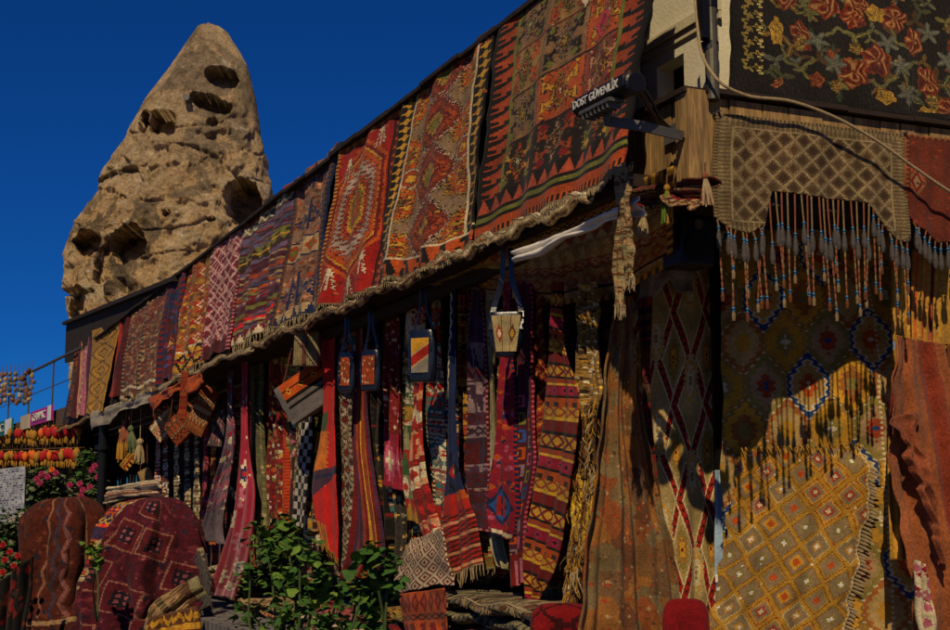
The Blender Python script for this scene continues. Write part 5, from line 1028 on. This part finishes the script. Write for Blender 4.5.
dome('dark brown rug with wavy grey blue lines draped over the left rounded heap', [(58, 499, 72, 498), (42, 502, 92, 499), (31, 512, 104, 508), (22, 545, 111, 540), (10, 600, 112, 600), (2, 650, 112, 650), (0, 690, 114, 690)], 17.5, k, seed=2, fol=.16, foldn=6)
mb = MB(); c = D(17.5)(60, 580); 
k = K(320, 200, H('#4c1420'), 82); X = (k.x-160)/80*64; y = k.y
k.specks([H('#2a1c2c'), H('#64202a'), H('#3c2030'), H('#6c2a2e')], 1700, 2.0).specks([H('#8a5048')], 260, 1.1)
for (cx, cy, s_) in ((-12, 52, 13), (-34, 86, 13), (8, 22, 12), (14, 60, 12), (34, 90, 12), (-8, 110, 13), (10, 140, 13), (-40, 140, 12), (-22, 165, 12)):
    A_ = (X-cx)*.94+(y-cy)*.26; B_ = -(X-cx)*.3+(y-cy)*.9; m = np.maximum(np.abs(A_), np.abs(B_)); k.put(m < s_, H('#8c5a48')).put(m < s_-1.3, H('#54161e')).put(m < 6.5, H('#1e1620')).put((m < 6.5) & (np.abs(np.abs(A_)-3) < 1.4) & (np.abs(np.abs(B_) % 5-2.5) < 1.4), H('#8c4a50'))
mm = (X+y*.62) < -22+6; k.put((X+.55*y < -18) & (y < 90), 'rust'); kk2 = K(320, 200, 'orange', 5); kk2.bands([C['scarlet'], C['navy'], C['gold'], C['purple'], C['orange']], 8, 4, ('dia', 'tri', 'hook', 'x')); m = (X+.55*y < -16) & (y < 100); k.a[m] = kk2.a[m]
k.put(np.abs(X+.55*y+15-2*np.sin(y*.5)) < 3.2, H('#b09868')).put((np.abs(X+.55*y+15) < 1) & (y % 6 < 3), 'navy'); k.done(.2)
dome('maroon rug with framed square medallions and a braided pale edge draped over a rounded heap', [(140, 500, 164, 498), (118, 506, 178, 501), (104, 522, 192, 518), (90, 552, 202, 552), (80, 590, 202, 590), (72, 650, 210, 650), (70, 700, 214, 700)], 14.8, k, seed=5, fol=.18, foldn=7)
V = o_last[0]; bo = bpy.context.scene.objects[[o.name for o in bpy.data.objects if o.name.startswith('draped_rug')][-1]]
# loose cloth on the front of the second heap, grey tasselled end at its right
k = K(60, 24, H('#7a6444'), 5); k.bands([C['tan'], C['brown'], C['khaki']], 5, 5).done(.2); o = cloth('rolled_rug', [(198, 578, 206, 592), (176, 590, 188, 606), (150, 610, 168, 630), (146, 640, 158, 655)], D(13.6), k, (.05, 1, 0, 1), 'pile', thick=.06, wav=.03); tag(o, 'rolled brown rug lying slantwise against the front of the maroon draped heap', 'rug')
k = K(70, 30, 'mustard', 6); k.bands([C['mustard'], C['gold'], C['brown']], 8, 5, (None, 'zig')).done(.15); o = cloth('folded_blanket', [(150, 618, 196, 606), (140, 650, 204, 645)], D(13.2), k, (.03, 2, 0, 1), 'wool', thick=.05); tag(o, 'folded mustard blanket at the foot of the maroon draped heap', 'blanket')
P = [D(14.0)(x, y) for x, y in ((200, 548), (205, 570), (207, 600), (211, 635))]; P = crom(P, np.linspace(0, 1, 60))
mb = MB(); mb.tube(list(P), .035, 8, 0); 
for p in P:
    for q in range(3): mb.tube([p, p+np.array([random.gauss(0, .03), -.03, -.03]), p+np.array([random.gauss(0, .04), -.04, -.12])], [.008, .008, .003], 4, 1, cap=False)
tag(mb.build('wool_garland', ['cord_cream', 'tuft_grey']), 'grey and cream shaggy garland hanging right of the maroon draped heap', 'garland')
# ------------------------------------------------------------ folded rugs in piles
def folded(label, x0, x1, s, z0, h, pal, seed, depth=.5, tilt=0, fr=None, sc=5, cat='rug', kinds=(None, 'dash', 'dia', 'zig')):
    t0_, t1_ = [float(F(s)(x, 590)@UL) for x in (x0, x1)]; n = 90; nv = 34
    kk = K(n, nv, pal[0], seed); kk.x, kk.y = kk.y*1.0, kk.x*1.0; kk.bands([cc(c) for c in pal], sc, seed, kinds, bot=n, wav=.8) if seed % 2 else None
    if seed % 2 == 0: kk.x, kk.y = kk.y, kk.x; kk.bands([cc(c) for c in pal], sc, seed, kinds)
    kk.done(.2); V = np.zeros((nv+1, n+1, 3)); g = np.random.default_rng(seed); ph = g.uniform(0, 6, 4)
    for i in range(n+1):
        tt = t0_+(t1_-t0_)*i/n; zz = z0+tilt*(i/n-.5)+.012*math.sin(i*.17+ph[0]); so_ = .02*math.sin(i*.11+ph[1])
        for j in range(nv+1):
            a = -math.pi*.5+2*math.pi*j/nv; e = .6; ca, sa = math.cos(a), math.sin(a)
            rr = 1+.03*math.sin(i*.3+j); V[j, i] = W(tt, s+depth/2+so_-(depth/2)*math.copysign(abs(ca)**e, ca)*rr, zz+h/2+h/2*math.copysign(abs(sa)**.8, sa)*(1+.1*math.sin(i*.2+ph[2])))
    o = mk('folded_rug', V.reshape(-1, 3), grid_faces(n, nv), 'wool', None, kk.a.reshape(-1, 3), True); tag(o, label, cat, 'folded rugs in piles along the floor')
    if fr: fringe(V[int(nv*.35)], fr[0], fr[1], o, fr[2], .004, off=-MF*.005)
    return o
piles = [(436, 534, 3.2, [('grey and khaki striped folded rug on top of the pile below the navy rug, fringed', ['khaki', 'dgrey', 'taupe', 'brown', 'black'], .09, True), ('charcoal folded rug with thin khaki stripes, second in that pile below the navy rug', ['dgrey', 'khaki', 'black'], .08, False), ('brown and tan folded rug third from the top under a charcoal striped one', ['brown', 'tan', 'rust'], .09, False), ('dark folded rug low in the pile below the navy rug', ['dbrown', 'dred', 'tan'], .1, False)], 1.12),
         (372, 438, 3.16, [('ochre speckled folded rug on top of the pile beneath the flecked fleece', ['mustard', 'brown', 'olive'], .08, False), ('orange and red folded rug with black figures in the pile left of the fringed pile', ['orange', 'dred', 'black', 'rust'], .12, False), ('brown folded rug with pale edge under an orange one', ['brown', 'sand', 'rust'], .09, False)], .97),
         (296, 380, 3.3, [('rust and pink patterned folded rug behind the green bushes', ['rust', 'rose', 'cream', 'dred'], .08, False), ('pale striped folded rug beneath a rust and pink one behind the bushes', ['cream', 'brown', 'rose'], .07, False), ('dark red folded rug at the bottom of the pile behind the bushes', ['dred', 'tan', 'dbrown'], .08, False)], .86),
         (238, 298, 3.5, [('tan folded blanket on top of the low pile left of the green bush', ['tan', 'sand', 'brown'], .07, False), ('terracotta folded blanket in the low pile left of the green bush', ['rust', 'peach', 'brown'], .07, False)], .75),
         (206, 236, 3.75, [('khaki folded blanket on top of the pile behind the slanting scarves', ['khaki', 'brown', 'cream'], .08, False), ('brown folded blanket in the pile behind the slanting scarves', ['brown', 'tan', 'dbrown'], .09, False), ('olive folded blanket low in the pile behind the slanting scarves', ['khaki', 'dbrown', 'olive'], .09, False), ('grey brown folded blanket at the floor behind the slanting scarves', ['taupe', 'dbrown', 'tan'], .09, False)], .98)]
sd = 0
for x0, x1, s, items, ztop in piles:
    z = ztop
    for lab, pal, h, f_ in items:
        z -= h; sd += 1; folded(lab, x0+random.uniform(-3, 3), x1+random.uniform(-3, 3), s+random.uniform(-.03, .03), z, h*1.02, pal, sd, depth=.5+random.uniform(-.03, .03), tilt=random.uniform(-.02, .02), fr=(.05, 'cord_cream', 80) if f_ else None)
    if z > FL+.03:
        t0_, t1_ = [float(F(s)(x, 590)@UL) for x in (x0, x1)]; mb = MB(); mb.box(W(t1_+.03, s+.06, FL), UL*(t0_-t1_-.06), MF*.4, UZ*(z-FL+.01)); tag(mb.build('rug_crate', 'dark_wood'), 'dark wooden crate under the '+' '.join(items[0][0].split()[:4])+' rug pile', 'crate')
k = K(70, 60, H('#b09a7c'), 91); k.lattice(16, 16, [[(.8, 'dred'), (.5, 'cream'), (.3, 'dred')]], 'cream', .1).done(.12)
o = cloth('draped_rug', [(410, 540, 446, 528), (400, 565, 448, 560), (392, 592, 452, 585)], F(3.22), k, (.02, 1, 0, .5), 'wool', sagb=.02); tag(o, 'small cream rug with dark red diamonds lying over the pile of folded rugs', 'rug')
k = K(80, 50, 'orange', 92); k.bands([C['rust'], C['black'], C['orange'], C['dred']], 14, 5, ('hook', 'dia', 'x')).done(.13)
o = cloth('draped_rug', [(402, 594, 444, 588), (404, 645, 446, 645)], F(3.08), k, (.02, 1, 0, .5), 'wool'); tag(o, 'rust orange rug with black hooked motifs hanging over the front of the pile', 'rug')
for x0, x1, y0, lab in ((532, 592, 601, 'red cushion with a dark diamond net at the foot of the yellow banded kilim'), (664, 708, 598, 'plain red cushion at the foot of the red zigzag kilim')):
    p = F(3.25) if x0 < 600 else RP(.62); c = p((x0+x1)/2, y0+32); w_ = (x1-x0)/2/FPX*c[1]*1.05; kk = K(56, 44, H('#7c1014'), 7)
    if x0 < 600: kk.lattice(12, 16, [[(.8, H('#7c1014'))]], H('#3a0a0c'), .18)
    kk.done(.1); V = []
    for j in range(45):
        for i in range(57):
            a = 2*math.pi*i/56; ph = math.pi*(j/44)-math.pi/2; sg = lambda q, e: math.copysign(abs(q)**e, q)
            V.append(c+np.array([w_*sg(math.cos(ph), .5)*sg(math.cos(a), .6), w_*.5*sg(math.cos(ph), .7)*sg(math.sin(a), 1), .15*sg(math.sin(ph), .6)]))
    o = mk('cushion', V, grid_faces(56, 44), 'wool', None, kk.a.reshape(-1, 3), True); tag(o, lab, 'cushion', 'red cushions')
    mb = MB(); b0 = c-UZ*.15; mb.box(np.array([b0[0]-w_*.8, b0[1]-.1, FL]), (w_*1.6, 0, 0), (0, .4, 0), (0, 0, b0[2]-FL)); tag(mb.build('bench', 'dark_wood'), 'dark low bench under the '+('netted' if x0 < 600 else 'plain')+' red cushion', 'bench')

# ------------------------------------------------------------ bushes
def leaf(mb, c, r, mi):
    yaw = random.uniform(0, 6.28); pit = random.gauss(-.35, .45); rol = random.gauss(0, .4)
    a = np.array([math.cos(yaw)*math.cos(pit), math.sin(yaw)*math.cos(pit), math.sin(pit)]); b = np.cross(UZ, a); b /= np.linalg.norm(b); n = np.cross(a, b); b = b*math.cos(rol)+n*math.sin(rol); n = np.cross(a, b)
    pr = [(0, 0), (.02, .34), (.16, .52), (.44, .56), (.66, .44), (.86, .22), (1.05, 0)]
    V = [c+a*r*x+b*r*y*.95-n*r*(.22*abs(y)-.12*x) for x, y in pr]+[c+a*r*x-b*r*y*.95-n*r*(.22*abs(y)-.12*x) for x, y in pr[1:-1]]+[c+a*r*.5+n*r*.08]
    ctr = len(V)-1; rim = [0, 1, 2, 3, 4, 5, 6, 11, 10, 9, 8, 7]
    mb.add(V, [(ctr, rim[i], rim[(i+1) % 12]) for i in range(12)], mi)
def bush(label, base, blobs, nl, lr, mats, stemz, name='leafy_bush', group=None):
    root = thing(name, label, 'bush', base, group); st = MB(); base = np.array(base); tips = []
    for (c, r) in blobs:
        c = np.array(c); m_ = base+(c-base)*.5+np.array([random.gauss(0, .06), random.gauss(0, .06), 0]); st.tube(list(crom([base, m_, c], np.linspace(0, 1, 8))), [.012-.001*i for i in range(8)], 6)
        for q in range(5): st.tube([c-UZ*r*.5, c+np.array([random.gauss(0, r*.4), random.gauss(0, r*.4), random.gauss(0, r*.5)])], [.005, .0025], 4)
    st.build('stem', 'stem_green', root); mb = MB(); tot = sum(r**2 for _, r in blobs)
    for (c, r) in blobs:
        for _ in range(int(nl*r*r/tot)):
            d = np.array([random.gauss(0, 1) for _ in range(3)]); d /= np.linalg.norm(d); d *= random.random()**.45*r
            leaf(mb, np.array(c)+d*np.array([1, 1, 1.05]), lr*random.uniform(.35, 1.25), random.choice([0, 0, 1]))
    mb.build('foliage', mats, root); return root
pb = F(2.15)
def blp(lst, s=2.15): return [(tuple(F(s+random.uniform(-.12, .12))(x, y)), r/FPX*float(F(s)(x, y)[1])) for x, y, r in lst]
b1 = blp([(262, 532, 20), (285, 528, 20), (300, 545, 22), (270, 555, 20), (318, 560, 20), (250, 578, 16), (285, 585, 26), (315, 595, 26), (250, 615, 22), (280, 625, 26), (330, 630, 26), (300, 655, 30), (340, 585, 12), (330, 610, 18)])
bs = np.array(F(2.15)(298, 700)); bs[2] = FL
bush('broad leaved green bush in front of the low piles, the larger left one', bs, b1, 700, .056, ['leaf_dark', 'leaf_bright'], 0, group='leafy bushes in front of the shop')
b2 = blp([(372, 556, 17), (388, 570, 18), (365, 585, 16), (384, 600, 16), (372, 620, 18), (376, 650, 22), (356, 600, 10)])
bs = np.array(F(2.15)(375, 700)); bs[2] = FL
bush('smaller green leafy shoot growing to the right of the larger bush', bs, b2, 270, .056, ['leaf_dark', 'leaf_bright'], 0, group='leafy bushes in front of the shop')
b3 = blp([(92, 548, 9), (96, 560, 6)], 2.0); bs = np.array(F(2.0)(93, 720)); bs[2] = FL
bush('small bright green sprig rising between the two draped heaps', bs, b3, 70, .06, ['leaf_bright', 'leaf_bright'], 0, name='green_sprig')

# ------------------------------------------------------------ flower and gourd stall at the far left
AS = R_(27.5); US = np.array([-math.sin(AS), math.cos(AS), 0]); c0 = D(26)(66, 410); n_ = np.array([-math.cos(AS), -math.sin(AS), 0])
def SP(off=0):
    def f(px, py):
        d = ray(px, py); return CAM+d*((n_@c0+off-n_@CAM)/(n_@d))
    f.n = n_; return f
st = thing('flower_stall', 'neighbouring stall with a brown signboard fascia and dark inside, left of the carpet shop', 'stall', (c0[0], c0[1], 0))
pf = SP(0); a = pf(80, 402); b = pf(-12, 434); a2 = pf(80, 421)
hz = a[2]-a2[2]; dirS = US; LnS = (b-a)@US
mb = MB(); mb.box(np.array([a[0], a[1], a2[2]]), US*LnS, -n_*.15, UZ*hz); mb.build('fascia', 'fascia_brown', st)
mb = MB(); mb.box(np.array([a[0], a[1], 0])-n_*1.6-US*2, US*(LnS*3+2), -n_*.1, UZ*a2[2]); mb.box(np.array([a[0], a[1], a2[2]+.02])-n_*.15, US*LnS*2, -n_*4, UZ*.12); mb.box(np.array([a[0], a[1], 0]), US*.12, -n_*1.6, UZ*a2[2]); mb.build('inner_wall', 'interior', st)
rl = MB(); zr = pf(66, 355)[2]-a[2]
for t_, r_ in ((1, .03), (.5, .010)): rl.tube([np.array([a[0], a[1], a[2]+zr*t_]), np.array([a[0], a[1], a[2]+zr*t_])+US*LnS], r_, 6)
for q in np.arange(0, LnS, 2.6): rl.tube([np.array([a[0], a[1], a[2]])+US*q, np.array([a[0], a[1], a[2]+zr])+US*q], .018, 6)
rl.build('railing', 'pole_metal', st)
def board(label, x0, x1, y0l, y0r, h_, mat, text=None, white=None):
    p = SP(.06); A_, B_ = p(x1, y0r), p(x0, y0l); dv = (B_-A_)*np.array([1, 1, 0]); hh = A_[2]-p(x1, y0r+h_)[2]; root = thing('signboard', label, 'sign', A_-UZ*hh)
    mb = MB(); mb.box(A_-UZ*hh, dv, n_*.05, UZ*hh); mb.build('panel', mat, root)
    if white:
        w_ = dv*white; mb = MB(); mb.box(A_-UZ*hh+n_*.052, w_, n_*.012, UZ*hh); mb.build('white_edge', 'sign_white', root)
    if text:
        cu = bpy.data.curves.new('lettering', 'FONT'); cu.body = text; cu.size = 1; cu.extrude = .01; cu.align_x = 'CENTER'; cu.align_y = 'CENTER'; to = bpy.data.objects.new('lettering', cu); COL.objects.link(to)
        tm = bpy.data.meshes.new_from_object(to.evaluated_get(bpy.context.evaluated_depsgraph_get())); bpy.data.objects.remove(to)
        xs = [v.co.x for v in tm.vertices]; W_ = np.linalg.norm(dv)*.62; sx = W_/(max(xs)-min(xs)); sy = hh*.55/.7
        for v in tm.vertices: v.co.x *= sx; v.co.y *= sy
        Mx = mathutils.Matrix(((-US[0], 0, n_[0], 0), (-US[1], 0, n_[1], 0), (0, 1, 0, 0), (0, 0, 0, 1))); tm.transform(Mx); tm.materials.clear(); tm.materials.append(MAT['letter_white'])
        o = bpy.data.objects.new('lettering', tm); COL.objects.link(o); o.parent = root; ctr = A_+dv*.56-UZ*hh*.5+n_*.062; o.location = tuple(ctr-np.array(root.location))
    return root
board('magenta signboard with white CERAMIC lettering on the brown fascia', 33, 54, 413, 405, 15, 'sign_purple', 'CERAMIC', .14)
board('green signboard cut by the left edge of the photo, white letters on it', -14, 14, 430, 418, 15, 'sign_green', 'ERAMIC', .2)
board('small cream card fixed between the green and magenta signboards', 23, 31, 417, 414, 14, 'sign_cream')
# strings of clay ornaments on the balcony rail
for i in range(8):
    x = 2+i*4.2; p = SP(.10); root = None; yb = 405-random.uniform(0, 3); yt = 374-i*.6+random.uniform(0, 2)
    tp_ = p(x, yt); bt = p(x, yb); root = thing('ornament_string', 'string of small beige and brown clay ornaments tied to the stall railing', 'ornament', bt, 'strings of clay ornaments on the stall railing')
    mb = MB(); mb.tube([tp_+UZ*.2, bt], .008, 4); mb.build('cord', 'cord_brown', root)
    for q in range(6):
        c = tp_+(bt-tp_)*(q/5.5)+np.array([random.gauss(0, .03), 0, 0]); mb = MB(); mb.blob(c, .045, .045, .055*random.uniform(.7, 1.3), 8, 6, 0, jit=.9); mb.build('ornament', random.choice(['cord_cream', 'tan_leather', 'stone_grey', 'fascia_brown']), root, True)
# gourd ornaments in two rows
def gourd(x, y, s_, lab, grp):
    c = SP(.05+random.uniform(-.12, .12))(x, y); mb = MB(); r = .062*s_
    mb.tube([c+UZ*.26, c+UZ*.05], .004, 4, 2)
    mb.tube([c+UZ*.11, c+UZ*.085, c+UZ*.04, c-UZ*.02, c-UZ*.075, c-UZ*.09], [r*.25, r*.75, r*1.05, r*.9, r*.55, r*.2], 9, 0); mb.tube([c+UZ*.115, c+UZ*.09], [r*.5, r*.55], 7, 1)
    for q in range(5): e_ = np.array([random.gauss(0, .02), random.gauss(0, .02), 0]); mb.tube([c-UZ*.08, c-UZ*.14+e_, c-UZ*.21+e_], [.012, .015, .006], 5, 1, cap=False)
    tag(mb.build('gourd_ornament', [random.choice(['flower_orange', 'flower_red', 'flower_orange', 'cord_gold']), 'cord_gold', 'cord_brown'], None, True), lab, 'ornament', grp)
for i in range(30): gourd(1+i*2.75+random.gauss(0, .5), 434.5-i*.12+random.gauss(0, 1.2), random.uniform(.85, 1.2), 'orange red gourd ornament with yellow tassel in the upper hanging row of the stall', 'gourd ornaments in the upper row')
for i in range(30): gourd(1+i*2.7+random.gauss(0, .6), 458-i*.12+random.gauss(0, 1.6), random.uniform(.85, 1.2), 'orange red gourd ornament with yellow tassel in the lower hanging row of the stall', 'gourd ornaments in the lower row')
mb = MB()
for y in (426, 449):
    A_, B_ = SP(0.05)(84, y-1.5), SP(.05)(-4, y+1); mb = MB(); mb.tube([A_, B_], .012, 5); tag(mb.build('ornament_line', 'cord_brown'), 'thin line carrying the '+('upper' if y < 440 else 'lower')+' row of gourd ornaments', 'cord')
# poster stand
pp_ = D(21); A_, B_, C_, D_ = pp_(-8, 470), pp_(25, 466), pp_(24, 523), pp_(-8, 525)
k = K(66, 110, H('#a4a8b2'), 3); g = random.Random(2)
for r_ in range(24):
    for c_ in range(22):
        if g.random() < .62+.2*math.sin(r_*2.1): m = (np.abs(k.x-(c_*3+1.5)) < g.choice([1, 1.4, 1.6])) & (np.abs(k.y-(r_*4.6+4)) < 1.5); k.put(m, H('#3c4668') if g.random() > .3 else H('#6a7086'))
k.put((k.x < 12) & (k.y < 22), H('#20242c')).put((k.x > 3) & (k.x < 5) & (k.y > 4) & (k.y < 19), 'white').put((k.x > 3) & (k.x < 10) & ((np.abs(k.y-5) < 1.2) | (np.abs(k.y-11) < 1.2)), 'white').put((k.x < 14) & (k.y > 30) & (k.y < 62), H('#4c9a3a')).put((k.x < 16) & (k.y > 66), H('#c9ccd4'))
V = np.zeros((111, 67, 3)); us_, vs_ = np.linspace(0, 1, 67), np.linspace(0, 1, 111)
for j in range(111): V[j] = np.outer(1-us_, A_+(D_-A_)*vs_[j])+np.outer(us_, B_+(C_-B_)*vs_[j])
root = thing('poster_stand', 'white poster stand crowded with small dark blue print at the left edge', 'sign', ((A_+C_)/2*np.array([1, 1, 0]))); mk('printed_sheet', V.reshape(-1, 3), grid_faces(66, 110), 'wool', root, k.a.reshape(-1, 3))
mb = MB(); mb.box(D_+np.array([-.02, .01, -.02]), (C_-D_)*np.array([1.02, 1, 0]), np.array([0, .05, 0]), UZ*(A_[2]-D_[2]+.04)); mb.build('backing', 'stone_grey', root)
mb = MB(); mb.tube([D_+(C_-D_)*.2+UZ*.1+np.array([0, .06, 0]), (D_+(C_-D_)*.2)*np.array([1, 1, 0])+np.array([0, .06, 0])], .03, 6); mb.build('leg', 'grey_metal', root)
mb = MB(); mb.tube([D_+(C_-D_)*.85+UZ*.1+np.array([0, .06, 0]), (D_+(C_-D_)*.85)*np.array([1, 1, 0])+np.array([0, .06, 0])], .03, 6); mb.build('leg', 'grey_metal', root)
def flowers(label, blobs, dist, fl, matf, nl, lr, seed, name='flowering_bush', group='flowering bushes at the far left', leafm=('leaf_grey', 'leaf_dark')):
    bl = [(tuple(D(dist+random.uniform(-.3, .3))(x, y)), r/FPX*dist) for x, y, r in blobs]; b0 = np.array(D(dist)(np.mean([b[0] for b in blobs]), 600)); b0[2] = 0
    root = bush(label, b0, bl, nl, lr, list(leafm), 0, name, group)
    for (x, y) in fl:
        c = D(dist-.45)(x, y); mb = MB(); R0 = 3.6/FPX*dist
        for ring, (n, rr, up_) in enumerate(((7, 1, .1), (6, .75, .5), (5, .45, .9), (3, .2, 1.2))):
            for q in range(n):
                a = 6.283*q/n+ring*.5+random.random()*.3; d = np.array([math.cos(a), -.45*up_, math.sin(a)]); s2 = np.array([-math.sin(a), 0, math.cos(a)])
                b_ = c+np.array([0, -.35*R0*up_, 0]); mb.add([b_, b_+d*R0*rr*.6+s2*R0*.42, b_+d*R0*rr+np.array([0, -.15*R0, 0]), b_+d*R0*rr*.6-s2*R0*.42], [(0, 1, 2, 3)])
        mb.build('flower', matf if isinstance(matf, str) else random.choice(matf), root)
    return root
flowers('rose bush with bright pink flowers beside the dark post', [(88, 462, 14), (92, 480, 15), (80, 478, 12), (96, 496, 10), (84, 494, 12)], 22.0, [(92, 470), (98, 477), (80, 484), (90, 487), (81, 496), (70, 485), (95, 466), (83, 490)], 'rose_pink', 700, .09, 1)
flowers('rose bush with pink and orange flowers right of the poster stand', [(42, 478, 14), (52, 484, 14), (34, 492, 14), (48, 500, 13), (62, 500, 12), (36, 512, 12)], 23.0, [(37, 479), (56, 473), (42, 474), (48, 477), (52, 470), (40, 483)], ['rose_pink', 'flower_orange'], 900, .09, 2)
flowers('low grey green bush in front of the poster stand', [(10, 522, 14), (28, 518, 14), (42, 528, 14), (18, 542, 14), (34, 548, 12), (6, 556, 14), (22, 565, 14), (4, 536, 10)], 19.0, [(12, 520), (22, 515), (30, 526)], 'dirty_cloth', 1100, .08, 3)
flowers('red flowered bush at the bottom left corner', [(4, 548, 12), (12, 562, 12), (4, 578, 12), (16, 586, 12), (2, 600, 14)], 17.0, [(3, 545), (10, 552), (5, 560), (14, 566), (3, 572), (18, 556)], 'flower_red', 600, .07, 4)
k = K(60, 60, 'black', 3); k.specks([C['dbrown'], C['dred']], 60, 3).done(.2); o = cloth('dark_tarpaulin', [(-10, 590, 34, 556), (-14, 650, 24, 650)], D(16.2), k, (.06, 2, 0, .8), 'wool', sagb=.05, thick=.03, wav=.05); tag(o, 'dark tarpaulin slumped at the bottom left beside the brown draped heap', 'tarpaulin')
# ------------------------------------------------------------ camera, light, view
cam = bpy.data.cameras.new('camera'); co = bpy.data.objects.new('camera', cam); COL.objects.link(co)
co.location = tuple(CAM); co.rotation_euler = (math.pi/2+PITCH, 0, 0); cam.sensor_width = 36; cam.lens = 36*FPX/950; cam.clip_start = .05; cam.clip_end = 9000
scene.camera = co
SH = (-UL)*.83+(-MF)*.56; SH /= np.linalg.norm(SH); EL = R_(42)
sd = Vector(tuple(SH*math.cos(EL)+UZ*math.sin(EL)))
sun = bpy.data.lights.new('sun', 'SUN'); sun.energy = 4.9; sun.angle = R_(.5); sun.color = (1, .80, .52)
so = bpy.data.objects.new('sun', sun); COL.objects.link(so); so.rotation_euler = sd.to_track_quat('Z', 'Y').to_euler(); so.location = (0, 0, 30)
w = bpy.data.worlds.new('World'); scene.world = w; w.use_nodes = True; nt_ = w.node_tree; nt_.nodes.clear()
out = nt_.nodes.new('ShaderNodeOutputWorld'); bg = nt_.nodes.new('ShaderNodeBackground'); sky = nt_.nodes.new('ShaderNodeTexSky')
sky.sky_type = 'NISHITA'; sky.sun_disc = False; sky.sun_elevation = EL; sky.sun_rotation = math.atan2(SH[0], SH[1]); sky.altitude = 1100; sky.air_density = .8; sky.dust_density = .1; sky.ozone_density = 4
hs = nt_.nodes.new('ShaderNodeMix'); hs.data_type = 'RGBA'; hs.blend_type = 'MULTIPLY'; hs.inputs[0].default_value = 1; hs.inputs[7].default_value = (.06, .50, 1.2, 1)
nt_.links.new(sky.outputs[0], hs.inputs[6]); nt_.links.new(hs.outputs[2], bg.inputs[0]); bg.inputs[1].default_value = .058; nt_.links.new(bg.outputs[0], out.inputs[0])
vs = scene.view_settings; vs.view_transform = 'Standard'; vs.look = 'None'; vs.exposure = -.5; vs.gamma = 1; vs.use_curve_mapping = False
scene.cycles.max_bounces = 4; scene.cycles.diffuse_bounces = 2; scene.cycles.glossy_bounces = 2; scene.cycles.transmission_bounces = 2; scene.cycles.use_denoising = True
